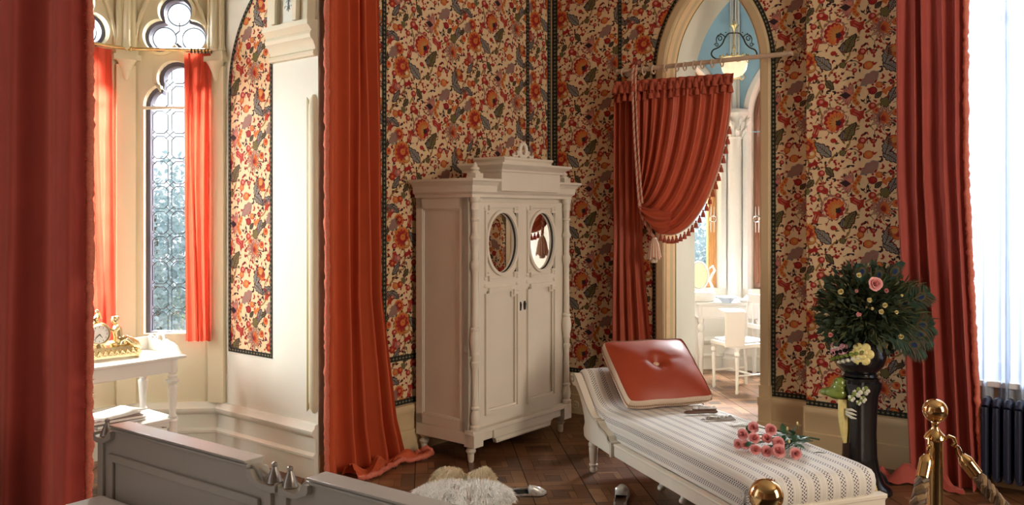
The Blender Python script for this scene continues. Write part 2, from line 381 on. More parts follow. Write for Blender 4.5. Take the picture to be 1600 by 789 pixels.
    # fruit
    for a in [('red', 535, 340, 26, 'pink'), ('orange', 525, 370, 24, 'gold'), ('red', 362, 330, 17, None), ('orange', 572, 425, 30, 'gold'), ('red', 490, 448, 17, 'pink'), ('red', 290, 530, 24, 'pink'),
              ('crimson', 597, 580, 28, 'red'), ('orange', 632, 548, 22, 'gold'), ('red', 594, 672, 25, 'pink'), ('orange', 617, 702, 24, 'red'), ('red', 285, 628, 28, 'pink'), ('red', 312, 640, 24, 'crimson'),
              ('orange', 715, 350, 44, 'gold'), ('orange', 735, 372, 30, 'red'), ('gold', 225, 408, 34, 'pale'), ('red', 600, 345, 18, 'mauve'), ('red', 800, 260, 24, 'orange'), ('crimson', 40, 90, 26, 'red'),
              ('orange', 130, 130, 26, 'gold'), ('red', 100, 200, 22, 'pink'), ('orange', 770, 100, 26, 'red'), ('red', 870, 395, 26, 'orange'), ('red', 940, 420, 22, 'pink'), ('orange', 30, 450, 26, 'red'),
              ('red', 120, 420, 22, 'pink'), ('red', 390, 670, 18, 'pink'), ('orange', 380, 685, 14, None), ('mauve', 150, 500, 30, 'pink'), ('red', 910, 620, 24, 'orange'), ('crimson', 385, 510, 12, None)]:
        fruit(*a)
    for k in range(5): ell('red', 3, 392+16*cos(k*1.26), 488+16*sin(k*1.26), 7, 7)
    # scattered small leaves and buds on hair stems
    pts = []
    tries = 0
    while len(pts) < 240 and tries < 9000:
        tries += 1; x, y = R.uniform(0, 720), R.uniform(0, 540)
        if all((min(abs(x-a), 720-abs(x-a)))**2+(y-b)**2 > 27**2 for a, b in pts): pts.append((x, y))
    for x, y in pts:
        a = R.uniform(0, 2*PI); L = R.uniform(20, 34); c = R.choice(['dark', 'dark', 'dark', 'crimson', 'crimson', 'olive', 'red'])
        petal(c, 1, x, y, a, L, L*.24)
        if R.random() < .6: petal(R.choice(['dark', 'crimson', 'red']), 1, x, y, a+R.choice((-1, 1))*R.uniform(.7, 1.5), L*.8, L*.2)
        if R.random() < .4: line('dark', 0, [(x, y), (x-22*cos(a), y-22*sin(a))], 3.5)
        if R.random() < .2: ell('red', 2, x-12*cos(a), y-12*sin(a), 8, 7, n=8)
    k = .575/540
    return [(c, l, [(x*k, -y*k) for x, y in pts]) for c, l, pts in out]
TILE = motif_tile(); TW, TH = .745, .575
def clip_rect(pts, s0, s1, z0, z1):
    for ax, v, sg in ((0, s0, 1), (0, s1, -1), (1, z0, 1), (1, z1, -1)):
        if not pts: return pts
        o = []
        for i in range(len(pts)):
            a, b = pts[i-1], pts[i]; ia = (a[ax]-v)*sg >= 0; ib = (b[ax]-v)*sg >= 0
            if ia != ib:
                t = (v-a[ax])/(b[ax]-a[ax]); o.append((a[0]+(b[0]-a[0])*t, a[1]+(b[1]-a[1])*t))
            if ib: o.append(b)
        pts = o
    return pts
def print_paper(mb, fr, rect, phase=(0, 0), inside=None, flip=1, base=.0008):
    """lay the chintz print on a stretch of wall; inside(s,z)->False cuts it away"""
    s0, s1, z0, z1 = rect
    i0 = int((s0-phase[0])/TW)-3; i1 = int((s1-phase[0])/TW)+3; j0 = int((z0-phase[1])/TH)-3; j1 = int((z1-phase[1])/TH)+3
    def emit(c, l, p): mb.add([fr(a, b, base+l*.00022) for a, b in p], [tuple(range(len(p)))], c)
    def split(c, l, t, d):
        ins = [inside(*p) for p in t]
        if all(ins) and d: emit(c, l, t); return
        if not any(ins) and d: return
        L = max(math.hypot(t[i][0]-t[i-1][0], t[i][1]-t[i-1][1]) for i in range(3))
        if L < .012:
            if sum(ins) >= 2: emit(c, l, t)
            return
        m = [((t[i][0]+t[(i+1) % 3][0])/2, (t[i][1]+t[(i+1) % 3][1])/2) for i in range(3)]
        for q in ((t[0], m[0], m[2]), (m[0], t[1], m[1]), (m[2], m[1], t[2]), (m[0], m[1], m[2])): split(c, l, q, d+1)
    for i in range(i0, i1+1):
        for j in range(j0, j1+1):
            ox = phase[0]+i*TW+(TW if flip < 0 else 0); oz = phase[1]+j*TH+(TH/2 if i % 2 else 0)
            if min(ox, ox+flip*TW*1.4) > s1+.2 or max(ox, ox+flip*TW*1.4) < s0-.2 or oz-TH*1.5 > z1 or oz+.2 < z0: continue
            for c, l, pts in TILE:
                p = [(ox+x*flip, oz+y) for x, y in pts]
                xs = [q[0] for q in p]; zs = [q[1] for q in p]
                if max(xs) < s0 or min(xs) > s1 or max(zs) < z0 or min(zs) > z1: continue
                if min(xs) < s0 or max(xs) > s1 or min(zs) < z0 or max(zs) > z1: p = clip_rect(p, s0, s1, z0, z1)
                if len(p) < 3: continue
                if inside is None or all(inside(*q) for q in p): emit(c, l, p)
                elif any(inside(*q) for q in p) or True:
                    for a, b, e in tessellate_polygon([[Vector((q[0], q[1], 0)) for q in p]]): split(c, l, (p[a], p[b], p[e]), 0)
def border(mb, fr, path, w=.038, o=.0045):
    """dark tape with a row of light dashes; path of (s,z) points"""
    n = len(path); A = []; B = []; nr = []
    for i, p in enumerate(path):
        q0 = path[max(i-1, 0)]; q1 = path[min(i+1, n-1)]; dx, dz = q1[0]-q0[0], q1[1]-q0[1]; d = math.hypot(dx, dz)
        nr.append((-dz/d, dx/d)); A.append((p[0]-dz/d*w/2, p[1]+dx/d*w/2)); B.append((p[0]+dz/d*w/2, p[1]-dx/d*w/2))
    for i in range(n-1): mb.add([fr(*q, o) for q in (A[i], A[i+1], B[i+1], B[i])], [(0, 1, 2, 3)], WP_I['border'])
    step = .030; acc = .01
    for i in range(n-1):
        a, b = path[i], path[i+1]; L = math.hypot(b[0]-a[0], b[1]-a[1]); tx, tz = (b[0]-a[0])/L, (b[1]-a[1])/L
        while acc < L-.004:
            c = (a[0]+tx*acc, a[1]+tz*acc); e = .0075; f = w*.14
            mb.add([fr(c[0]+tx*u-tz*v, c[1]+tz*u+tx*v, o+.0004) for u, v in ((-e, -f), (e, -f), (e, f), (-e, f))], [(0, 1, 2, 3)], WP_I['dot'])
            for sd in (1, -1):
                mb.add([fr(c[0]+tx*u-tz*v*sd, c[1]+tz*u+tx*v*sd, o+.0004) for u, v in ((-.004, w*.36), (.004, w*.36), (.004, w*.42), (-.004, w*.42))], [(0, 1, 2, 3)], WP_I['dot'])
            acc += step
        acc -= L

# ------------------------------------------------------------------ arch helper
DC, DZ = 1.373, 2.66                       # doorway centre along W2, springing height
def arch_half(h, z, hs=.472):
    if z <= DZ: return h
    R = 2*hs-(hs-h); q = R*R-(z-DZ)**2
    return math.sqrt(q)-hs if q > hs*hs else -1
def arch_pts(h, z0=0, n=18, hs=.472, c=DC, zs=DZ):
    """outline from left foot over the point to the right foot: [(s,z)]"""
    R = 2*hs-(hs-h); zt = math.sqrt(R*R-hs*hs); pts = [(c-h, z0)]
    am = math.acos(hs/R)
    L = [(c+hs-R*cos(am*i/n), zs+R*sin(am*i/n)) for i in range(n+1)]
    return pts+L+[(2*c-x, z) for x, z in L[-2::-1]]+[(c+h, z0)]
def normals2(pts, inward=False):
    o = []
    for i, p in enumerate(pts):
        a = pts[max(i-1, 0)]; b = pts[min(i+1, len(pts)-1)]; dx, dz = b[0]-a[0], b[1]-a[1]; d = math.hypot(dx, dz)
        o.append((p, (-dz/d, dx/d)))       # points left of travel: outward when going up the left side and over
    return o
def skirting(mb, fr, s0, s1, prof, mat=0):
    mb.sweep([(z, o) for o, z in prof], [((s0, 0), (0, 1)), ((s1, 0), (0, 1))], fr, mat)
SK = [(-.004, 0), (.036, 0), (.036, .150), (.026, .156), (.026, .262), (.030, .268), (.034, .300), (.028, .318), (.012, .325), (-.004, .325)]

# ------------------------------------------------------------------ floor
def build_floor():
    cols = [(.17, .078, .034), (.12, .050, .022), (.22, .105, .046), (.085, .036, .018), (.27, .14, .066), (.055, .032, .022), (.15, .062, .027)]
    ms = []
    for i, c in enumerate(cols):
        m = mat('oak_parquet_%s' % 'abcdefg'[i], c, .34, var=.35, vscale=14, bump=.06, bscale=40)
        ms.append(m)
    ms.append(mat('parquet_joint', (.02, .012, .008), .6))
    R = random.Random(5); mb = MB()
    e2 = Vector((.995, .1, 0)).normalized(); e1 = Vector((-e2.y, e2.x, 0)); O = Vector((.307-.335*10, 5.414-.31*30, 0)); U, Vv = .335, .318
    mb.add([(-6, -4, -.004), (7, -4, -.004), (7, 11, -.004), (-6, 11, -.004)], [(0, 1, 2, 3)], 7)
    mb.add([(-6, -4, -.06), (7, -4, -.06), (7, 11, -.06), (-6, 11, -.06)], [(3, 2, 1, 0)], 7)
    def plank(u0, u1, v0, v1, c=None):
        g = .0011; pts = [(u0+g, v0+g), (u1-g, v0+g), (u1-g, v1-g), (u0+g, v1-g)]
        mb.add([O+e2*u+e1*v for u, v in pts], [(0, 1, 2, 3)], c if c is not None else R.choice((0, 0, 1, 1, 2, 2, 3, 4, 6)))
    for i in range(-4, 26):
        for j in range(2, 46):
            c = O+e2*(i*U+U/2)+e1*(j*Vv+Vv/2)
            if c.y < 1.5 or c.y > 10 or abs(c.x-c.y*.05) > .72*c.y+.6: continue
            u, v, w = i*U, j*Vv, .078
            k = .002
            u += k; uu = U-2*k; vv = Vv-k
            plank(u, u+w, v, v+vv-w); plank(u, u+uu-w, v+vv-w, v+vv); plank(u+uu-w, u+uu, v+w, v+vv); plank(u+w, u+uu, v, v+w)
            iu0, iu1, iv0, iv1 = u+w, u+uu-w, v+w, v+vv-w; mu, mv = (iu0+iu1)/2, (iv0+iv1)/2; h = .046
            plank(iu0, mu+h, iv0, mv-h); plank(mu+h, iu1, iv0, mv+h); plank(mu-h, iu1, mv+h, iv1); plank(iu0, mu-h, mv-h, iv1)
            plank(mu-h, mu+h, mv-h, mv+h, R.choice((5, 5, 3, 1, 2)))
    struct(mb.build('floor', ms, smooth=0))
build_floor()

# ------------------------------------------------------------------ left wall, doorway wall, window wall
def plain(mb, fr, s0, s1, z0, z1, th, mat=0):
    mb.prism([(s0, z0), (s1, z0), (s1, z1), (s0, z1)], fr, -th, 0, mat)
mb = MB(); plain(mb, W1, W1L, S1C+.02, 0, TOP, .25)
print_paper(mb, W1, (W1L, S1C, .36, TOP), (-.333, 2.991))
border(mb, W1, [(W1L, .343), (S1C, .343)]); border(mb, W1, [(S1C-.02, .36), (S1C-.02, TOP)], .05)
border(mb, W1, [(-.296, TOP), (-.296, .64)]); border(mb, W1, [(-.315, .64), (1.27, .64)]); border(mb, W1, [(1.251, .64), (1.251, TOP)])
struct(mb.build('wall_left', WP_M, smooth=0))
mb = MB(); skirting(mb, W1, W1L, S1C, SK); struct(mb.build('baseboard_left', M_tan))

W2E = 2.20
mb = MB()
outer = [(-.02, 0)]+arch_pts(.36)+[(W2E, 0), (W2E, TOP), (-.02, TOP)]
mb.prism(outer, W2, -.53, 0, 0)
print_paper(mb, W2, (0, W2E, .36, TOP), (-.126, 3.02), inside=lambda s, z: abs(s-DC) > arch_half(.455, z))
ap = arch_pts(.456, .36)
border(mb, W2, [p for p in ap], .034)
border(mb, W2, [(0, .343), (DC-.456, .343)]); border(mb, W2, [(DC+.44, .343), (W2E, .343)])
border(mb, W2, [(.022, .36), (.022, TOP)], .05); border(mb, W2, [(.621, TOP), (.621, .36)], .03)
struct(mb.build('wall_right', WP_M, smooth=0))
mb = MB(); skirting(mb, W2, 0, DC-.44, SK); skirting(mb, W2, DC+.44, W2E, SK); struct(mb.build('baseboard_right', M_tan))
mb = MB()
n2 = normals2(arch_pts(.367, 0))
mb.sweep([(.073, -.003), (.073, .022), (.060, .030), (.010, .030), (0, .022), (-.006, -.06), (-.012, -.11)], n2, W2, 0)
mb.sweep([(-.012, -.11), (.004, -.112), (.004, -.16), (-.014, -.165)], n2, W2, 1)
mb.sweep([(-.014, -.165), (-.012, -.535), (.02, -.54)], n2, W2, 2)
for sd in (-1, 1):                                        # stepped plinth blocks at the foot of the frame
    c = DC+sd*.404
    mb.box(-.047, .047, -.055, .11, 0, .15, 0, Matrix.Translation(W2(c, 0)) @ Matrix.Rotation(W2.ang(), 4, 'Z'))
    mb.box(-.044, .044, -.045, .11, .15, .262, 0, Matrix.Translation(W2(c, 0)) @ Matrix.Rotation(W2.ang(), 4, 'Z'))
    mb.box(-.047, .047, -.052, .11, .262, .318, 0, Matrix.Translation(W2(c, 0)) @ Matrix.Rotation(W2.ang(), 4, 'Z'))
    mb.box(-.042, .042, -.036, .11, .318, .40, 0, Matrix.Translation(W2(c, 0)) @ Matrix.Rotation(W2.ang(), 4, 'Z'))
struct(mb.build('door_1', [M_tan, M_olive, M_pale], smooth=30))

WS0, WS1, WZ0, WZ1 = .80, 2.2, .62, 3.6
mb = MB()
mb.prism([(0, 0), (3.4, 0), (3.4, TOP), (0, TOP)], W3, -.30, 0, 0, holes=[[(WS0, WZ0), (WS0, WZ1), (WS1, WZ1), (WS1, WZ0)]])
print_paper(mb, W3, (0, WS0, .36, TOP), (-.209, 3.016))
border(mb, W3, [(0, .343), (WS0, .343)])
struct(mb.build('wall_window', WP_M, smooth=0))
mb = MB(); skirting(mb, W3, 0, WS0+.3, SK)
mb.box(-.01, 0, -.036, .05, 0, .15, 0, Matrix.Translation(W3(0, 0)) @ Matrix.Rotation(W3.ang(), 4, 'Z'))
mb.box(-.01, 0, -.034, .05, .15, .325, 0, Matrix.Translation(W3(0, 0)) @ Matrix.Rotation(W3.ang(), 4, 'Z'))
struct(mb.build('baseboard_window', M_tan))
# big window: frame, mullion, panes
win = struct(bpy.data.objects.new('window_3', None)); COL.objects.link(win)
mb = MB()
def wbar(s0, s1, z0, z1, o0=-.24, o1=-.17, m=0): mb.prism([(s0, z0), (s1, z0), (s1, z1), (s0, z1)], W3, o0, o1, m)
wbar(WS0, WS0+.07, WZ0, WZ1); wbar(WS1-.07, WS1, WZ0, WZ1); wbar(WS0, WS1, WZ0, WZ0+.09); wbar(WS0, WS1, WZ1-.07, WZ1); wbar(1.195, 1.265, WZ0, WZ1); wbar(1.66, 1.73, WZ0, WZ1); wbar(WS0, WS1, 2.75, 2.82)
mb.prism([(WS0-.03, WZ0-.035), (WS1+.03, WZ0-.035), (WS1+.03, WZ0), (WS0-.03, WZ0)], W3, -.17, .03, 0)
mb.build('window_frame', M_white, win, bevel=.004)
for a, b in ((WS0+.07, 1.195), (1.265, 1.66), (1.73, WS1-.07)):
    mb = MB(); mb.prism([(a, WZ0+.09), (b, WZ0+.09), (b, WZ1-.07), (a, WZ1-.07)], W3, -.207, -.203); mb.build('pane', M_glass, win, smooth=0)

# ------------------------------------------------------------------ bay
mb = MB(); mb.prism([(0, 0), (1.044, 0), (1.044, TOP), (0, TOP)], B0, -.12, 0, 0)
def bay_half(z): return .47 if z <= 2.42 else (math.sqrt(max(0, .80**2-(z-2.42)**2))-.33 if z < 3.148 else -1)
pin = lambda s, z: .463 < s < .465+bay_half(z) and z > .69
mp_ = MB()
zs_ = [2.42+.7*i/14 for i in range(15)]
outl = [(.458, .687), (.93, .687)]+[(.46+bay_half(z), z) for z in zs_]+[(.458, 3.13)]
mp_.prism(outl, B0, 0, .0006, WP_I['cream'], back=False)
print_paper(mp_, B0, (.462, .93, .69, 3.12), (.60, 2.75), inside=pin, flip=-1)
border(mp_, B0, [(.462, 3.1), (.462, .70), ], .020); border(mp_, B0, [(.452, .702), (.935, .702)], .03)
border(mp_, B0, [(.922, .70), (.922, 2.42)]+[(.452+bay_half(z), z) for z in zs_[1:]], .026)
struct(mb.build('wall_bay', M_pale, smooth=0)); struct(mp_.build('trim_1', WP_M, smooth=0))
SKB = [(-.004, 0), (.030, 0), (.030, .13), (.040, .135), (.040, .150), (.026, .160), (.020, .165), (.020, .255), (.034, .262), (.046, .285), (.046, .300), (.030, .312), (.020, .335), (-.004, .337)]
mb = MB(); skirting(mb, B0, 0, 1.044, SKB); skirting(mb, B1, 0, .608, SKB); skirting(mb, B2, 0, .65, SKB); skirting(mb, B3, 0, .608, SKB); skirting(mb, B4, 0, 1.0, SKB)
struct(mb.build('baseboard_bay', M_pale))
# pier between bay and left wall: end face flush with the wall, chamfer roll and corbel
mb = MB(); mb.prism([(0, 0), (.03, 0), (.03, TOP), (0, TOP)], B0, -.25, -.001, 0)
cb = [(0, 2.56), (.028, 2.563), (.034, 2.575), (.032, 2.592), (.016, 2.602), (.020, 2.62), (.034, 2.65), (.054, 2.668), (.058, 2.69), (.052, 2.706), (.046, 2.712), (.066, 2.735), (.078, 2.745), (.078, 2.775), (0, 2.78)]
mb.prism([(o, z) for o, z in cb], lambda o, z, s: B0(s, z, o), .005, .455, 1)
mb.lathe([(.012, .40), (.030, .43), (.036, .47), (.036, 2.26), (.030, 2.30), (.016, 2.33)], B0(.038, 0, -.004), 18, 1)
mb.prism([(.086, .42), (.106, .40), (.106, 2.32), (.086, 2.30)], B0, 0, .003, 4)
# ribs of the bay arch rising from the corbel
for s, w, o in ((.40, .028, .06), (.33, .02, .09), (.12, .02, .09), (.06, .03, .06)):
    mb.prism([(s-w, 2.78), (s+w, 2.78), (s+w-.02, 3.3), (s-w-.02, 3.3)], B0, 0, o, 1)
mb.prism([(.14, 2.78), (.31, 2.78), (.29, 3.3), (.12, 3.3)], B0, 0, .05, 2)
M_orn = mat('pale_blue_ornament', (.34, .42, .45), .8)
for sd in (-1, 1):
    for (a, b, r) in ((.028, 2.93, .022), (.022, 2.875, .014), (.03, 2.985, .014)):
        mb.tube([B0(.222+sd*(a+r*cos(t)), b+r*sin(t), .0515) for t in [sd*0+i*.5 for i in range(10)]], .0035, 5, 3, flat=.3)
mb.tube([B0(.222, z, .0515) for z in (2.85, 2.90, 2.96, 3.03)], [.002, .006, .004, .002], 5, 3)
struct(mb.build('trim_2', [M_stone, M_stone, M_pale, M_orn, M_olive], smooth=30, bevel=.002))

def trefoil_pts(c, z, d, r, n=72):
    cs = [(c+d*cos(a), z+d*sin(a)) for a in (PI/2, PI*7/6, PI*11/6)]; out = []
    for k in range(n):
        a = 2*PI*k/n; ux, uz = cos(a), sin(a); best = 0
        for x, y in cs:
            px, pz = x-c, y-z; b = px*ux+pz*uz; q = b*b-(px*px+pz*pz-r*r)
            if q >= 0: best = max(best, b+math.sqrt(q))
        out.append((c+best*ux, z+best*uz))
    return out
def lancet_pts(c, h, z0, g=0):
    """narrow light with shoulders and a round head"""
    r = .118+g; zc = 2.525; hh = h+g; pts = [(c-hh, z0-g)]
    zsd = 2.33; rs = hh-.095
    for i in range(8):
        a = PI-PI/2*i/7*1.0; pts.append((c-hh+rs+rs*cos(a), zsd+(2.475+g-zsd)*sin(a)))
    a0 = PI+math.asin(min(1, (zc-2.45)/r)); a1 = -math.asin(min(1, (zc-2.45)/r))
    for i in range(17): a = a0+(a1-a0)*i/16; pts.append((c+r*cos(a), zc+r*sin(a)))
    pts += [(2*c-x, z) for x, z in pts[8:0:-1]]
    pts.append((c+hh, z0-g))
    return pts
def inside_poly(p, poly):
    x, y = p; r = False
    for i in range(len(poly)):
        a, b = poly[i-1], poly[i]
        if (a[1] > y) != (b[1] > y) and x < (b[0]-a[0])*(y-a[1])/(b[1]-a[1])+a[0]: r = not r
    return r
def bay_window(name, fr, c, L, L0=0, h=.205):
    z0 = .80
    lp = lancet_pts(c, h, z0); tp = trefoil_pts(c, 2.865, .112, .112)
    wallm = MB(); wallm.prism([(L0, 0), (L, 0), (L, TOP), (L0, TOP)], fr, -.16, 0, 0, holes=[lp, tp])
    root = struct(bpy.data.objects.new(name, None)); COL.objects.link(root)
    sur = MB()
    def ring(pts, g0, g1, o0, o1, m):
        out = normals2(pts+[pts[0]])
        n = len(pts); cx = sum(p[0] for p in pts)/n; cz = sum(p[1] for p in pts)/n
        A = [(p, d if (p[0]-cx)*d[0]+(p[1]-cz)*d[1] > 0 else (-d[0], -d[1])) for p, d in out]
        A[-1] = A[0]
        sur.sweep([(g0, o1), (g1, o1), (g1, o0), (g0, o0), (g0, o1)], A, fr, m, cap=False)
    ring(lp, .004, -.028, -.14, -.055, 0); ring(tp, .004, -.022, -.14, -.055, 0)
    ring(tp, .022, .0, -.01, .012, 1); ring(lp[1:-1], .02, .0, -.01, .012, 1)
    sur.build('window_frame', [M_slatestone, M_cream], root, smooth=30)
    gl = MB(); gl.prism(lp, fr, -.105, -.103, 0); gl.build('pane', M_glass, root, smooth=0)
    gl = MB(); gl.prism(tp, fr, -.105, -.103, 0); gl.build('pane', M_glass, root, smooth=0)
    le = MB(); segs = []
    U, Hh, ch = .125, .172, .026
    for j in range(12):
        for i in (-2, -1, 0, 1, 2):
            x, z = c+i*U, z0+.06+j*Hh
            a, b = U/2-.012, Hh/2-.010
            q = [(x-a+ch, z-b), (x+a-ch, z-b), (x+a, z-b+ch), (x+a, z+b-ch), (x+a-ch, z+b), (x-a+ch, z+b), (x-a, z+b-ch), (x-a, z-b+ch)]
            for k in range(8): segs.append((q[k-1], q[k]))
            for sx in (-1, 1):
                for sz in (-1, 1): segs.append(((x+sx*(a-ch/2), z+sz*(b-ch/2)), (x+sx*U/2, z+sz*Hh/2)))
    for p, q in segs:
        m = ((p[0]+q[0])/2, (p[1]+q[1])/2)
        if inside_poly(m, lp) and inside_poly(p, lp) and inside_poly(q, lp): le.tube([fr(*p, -.104), fr(*q, -.104)], .0030, 4)
    inner = [(c+(x-c)*.82, z0+.02+(z-z0)*.985) for x, z in lp]
    cs = [(c+.112*cos(a), 2.865+.112*sin(a)) for a in (PI/2, PI*7/6, PI*11/6)]
    for x, z in cs:
        le.tube([fr(x+.078*cos(t), z+.078*sin(t), -.104) for t in [2*PI*k/24 for k in range(24)]], .0035, 5, closed=True)
        le.tube([fr(c, 2.865, -.104), fr((x+c)/2+(c-x)*.2, (z+2.865)/2, -.104)], .004, 5)
    le.build('lead_cames', M_lead, root)
    return wallm
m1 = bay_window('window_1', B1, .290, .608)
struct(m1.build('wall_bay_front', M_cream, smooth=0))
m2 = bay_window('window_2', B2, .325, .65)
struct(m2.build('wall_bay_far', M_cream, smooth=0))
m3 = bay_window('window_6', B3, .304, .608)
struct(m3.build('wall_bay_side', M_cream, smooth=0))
mb = MB(); mb.prism([(0, 0), (1.06, 0), (1.06, TOP), (0, TOP)], B4, -.12, 0, 0); struct(mb.build('wall_bay_return', M_pale, smooth=0))
# clustered shafts, corbel capitals and blind arches in the bay
mb = MB()
def shaft(p, a):
    T = Matrix.Translation(p) @ Matrix.Rotation(a, 4, 'Z')
    mb.box(-.060, .060, -.035, .06, .337, 2.60, 0, T)
    mb.lathe([(.012, 2.50), (.02, 2.52), (.028, 2.56), (.055, 2.62), (.062, 2.63)], (0, -.035, 0), 12, 0, T)
    mb.box(-.085, .085, -.075, .06, 2.63, 2.665, 0, T); mb.box(-.07, .07, -.06, .06, 2.665, 2.70, 0, T)
    for x, y, r in ((-.045, -.03, .020), (.045, -.03, .020), (0, -.048, .024), (-.02, -.03, .014), (.02, -.03, .014)):
        mb.lathe([(r, 2.70), (r*1.4, 2.71), (r, 2.74), (r, TOP)], (x, y, 0), 10, 0, T)
shaft(B1(.608, 0, .02), math.atan2(-.60, -.80)+PI); shaft(B1(0.0, 0, .02), math.atan2(.30, -.95)+PI)
shaft(B2(.65, 0, .02), math.atan2(-.90, -.26)+PI); shaft(B3(.608, 0, .02), math.atan2(-.81, .45)+PI)
for fr, c in ((B1, .304), (B2, .325), (B3, .304)):
    mb.sweep([(0, .0), (0, .03), (.018, .03), (.018, 0)], normals2([(c-.235, 2.70)]+[(c+.47-.705*cos(1.23*i/10)-.0, 2.70+.705*sin(1.23*i/10)) for i in range(11)]), fr, 0)
    mb.sweep([(0, .0), (0, .03), (.018, .03), (.018, 0)], normals2([(c-.47+.705*cos(1.23*i/10), 2.70+.705*sin(1.23*i/10)) for i in range(10, -1, -1)]), fr, 0)
    mb.prism([(c-.225, 2.62), (c-.225, 2.42), (c-.19, 2.46), (c-.14, 2.60)], fr, 0, .012, 1)
struct(mb.build('trim_3', [M_cream, M_stone], smooth=30))
# ceilings and the far shell
shell = [(-4.6, .9), (-3.0, -3.6), (4.6, -3.6), tuple(W3(3.4, 0))[:2], tuple(W3(0, 0))[:2], (.6, 7.4), (-2.0, 6.2), (-3.4, 5.4)]
mb = MB(); mb.prism(shell, lambda a, b, h: Vector((a, b, TOP+h)), 0, .15); struct(mb.build('ceiling', M_ceil, smooth=0))
M_rear = mat('rear_wallpaper_tone', (.26, .14, .085), .9)
for nm, p, q in (('wall_rear', shell[1], shell[2]), ('wall_side_left', shell[0], shell[1]), ('wall_side_right', shell[2], shell[3])):
    mb = MB(); p, q = Vector((*p, 0)), Vector((*q, 0)); up = Vector((0, 0, TOP)); mb.add([p, q, q+up, p+up], [(0, 1, 2, 3)]); struct(mb.build(nm, M_rear, smooth=0))
# left wall continues past the bay
mb = MB(); plain(mb, W1, -4.4, -2.32, 0, TOP, .25, WP_I['cream']); print_paper(mb, W1, (-4.4, -2.32, .36, TOP), (.056, 3.10)); struct(mb.build('wall_left_rear', WP_M, smooth=0))

# ------------------------------------------------------------------ tower room beyond the doorway
TC = Vector((1.95, 7.75, 0)); TR = 1.26
tv = [TC+Vector((TR*cos(math.radians(a)), TR*sin(math.radians(a)), 0)) for a in (162.6, 117.6, 72.6, 27.6, -17.4)]
door_back = [W2(.55, 0, -.53), W2(W2E+.1, 0, -.53)]
def facet(a, b): return Frame(((a.x), (a.y)), ((b-a).x, (b-a).y), (-(TC-a).x*0+(b-a).y, -(b-a).x))
def tower_wall(a, b, window):
    fr = facet(a, b); L = (b-a).length
    mb = MB(); c = L/2; hs = .36
    op = arch_pts(.30, .84, 12, hs, c, 2.60) if window else None
    mb.prism([(0, 0), (L, 0), (L, 2.45), (0, 2.45)], fr, -.2, 0, 0, holes=()) if not window else None
    if window:
        mb.prism([(0, 0), (L, 0), (L, TOP+.4), (0, TOP+.4)], fr, -.2, 0, 0, holes=[op])
        mb.prism([(0, 2.45), (L, 2.45), (L, TOP+.3), (0, TOP+.3)], fr, 0, .004, 1, holes=[arch_pts(.40, 2.46, 12, hs, c, 2.60)])
        mb.sweep([(0, 0), (.02, .05), (.07, .05), (.09, .02), (.09, 0)], normals2(arch_pts(.30, .84, 12, hs, c, 2.60)), fr, 2)
    else:
        mb.prism([(0, 2.45), (L, 2.45), (L, TOP+.4), (0, TOP+.4)], fr, -.2, 0, 1)
    return fr, mb, c, hs
names = ['wall_tower_left', 'wall_tower_front', 'wall_tower_right', 'wall_tower_far']
for k in range(4):
    fr, mb, c, hs = tower_wall(tv[k], tv[k+1], k in (1, 2))
    struct(mb.build(names[k], [M_towercream, M_blue, M_white], smooth=30))
    if k in (1, 2):
        root = struct(bpy.data.objects.new('window_%d' % (k+3), None)); COL.objects.link(root)
        f = MB(); wood = M_oak if k == 1 else M_darkwood
        out = arch_pts(.298, .845, 12, hs, c, 2.60); inn = arch_pts(.215, .93, 12, hs, c, 2.60)
        f.prism(out, fr, -.12, -.05, 0, holes=[inn[::-1]])
        f.prism([(c-.04, .9), (c+.04, .9), (c+.04, 3.0), (c-.04, 3.0)], fr, -.11, -.05, 0); f.prism([(c-.22, 2.22), (c+.22, 2.22), (c+.22, 2.30), (c-.22, 2.30)], fr, -.11, -.045, 0)
        f.sweep([(0, -.05), (.012, -.035), (.03, -.035), (.042, -.05)], normals2(arch_pts(.235, .90, 12, hs, c, 2.60)), fr, 0)
        f.build('window_frame', wood, root, smooth=30, bevel=.004)
        g = MB(); g.prism(inn, fr, -.09, -.087, 0); g.build('pane', M_glass, root, smooth=0)
        for sx in ((.255,) if k == 1 else (-.255,)):
            h = MB()
            h.prism([(c+sx-.02, 1.42), (c+sx+.02, 1.42), (c+sx+.026, 1.55), (c+sx+.02, 1.68), (c+sx, 1.72), (c+sx-.02, 1.68), (c+sx-.026, 1.55)], fr, -.05, -.04, 0)
            h.tube([fr(c+sx+.035*cos(t), 1.56+.03*sin(t), -.02) for t in [2*PI*i/16 for i in range(16)]], .007, 6, closed=True)
            h.tube([fr(c+sx, 1.59, -.045), fr(c+sx, 1.59, -.015)], .01, 8)
            h.build('window_handle', M_silver, root)
mb = MB()
for a, b in ((tv[0], tv[1]), (tv[1], tv[2]), (tv[2], tv[3]), (tv[3], tv[4])):
    fr = facet(a, b); L = (b-a).length; skirting(mb, fr, 0, L, SKB); mb.sweep([(0, 0), (0, .025), (.03, .03), (.05, .015), (.05, 0)], [((0, .60), (0, 1)), ((L, .60), (0, 1))], fr, 0)
struct(mb.build('baseboard_tower', M_towercream))
mb = MB()
apex = Vector((TC.x, TC.y, TOP+.55)); q = tv+[door_back[1], door_back[0]]
for i in range(len(q)):
    a, b = q[i], q[(i+1) % len(q)]; up = Vector((0, 0, TOP+.15)); mb.add([a+up, b+up, apex], [(0, 1, 2)], 0)
struct(mb.build('ceiling_tower', M_blue, smooth=0))
mb = MB()
for a, b in ((tv[0], door_back[0]), (door_back[1], tv[4])): mb.add([a, b, b+Vector((0, 0, TOP+.2)), a+Vector((0, 0, TOP+.2))], [(0, 1, 2, 3)], 0)
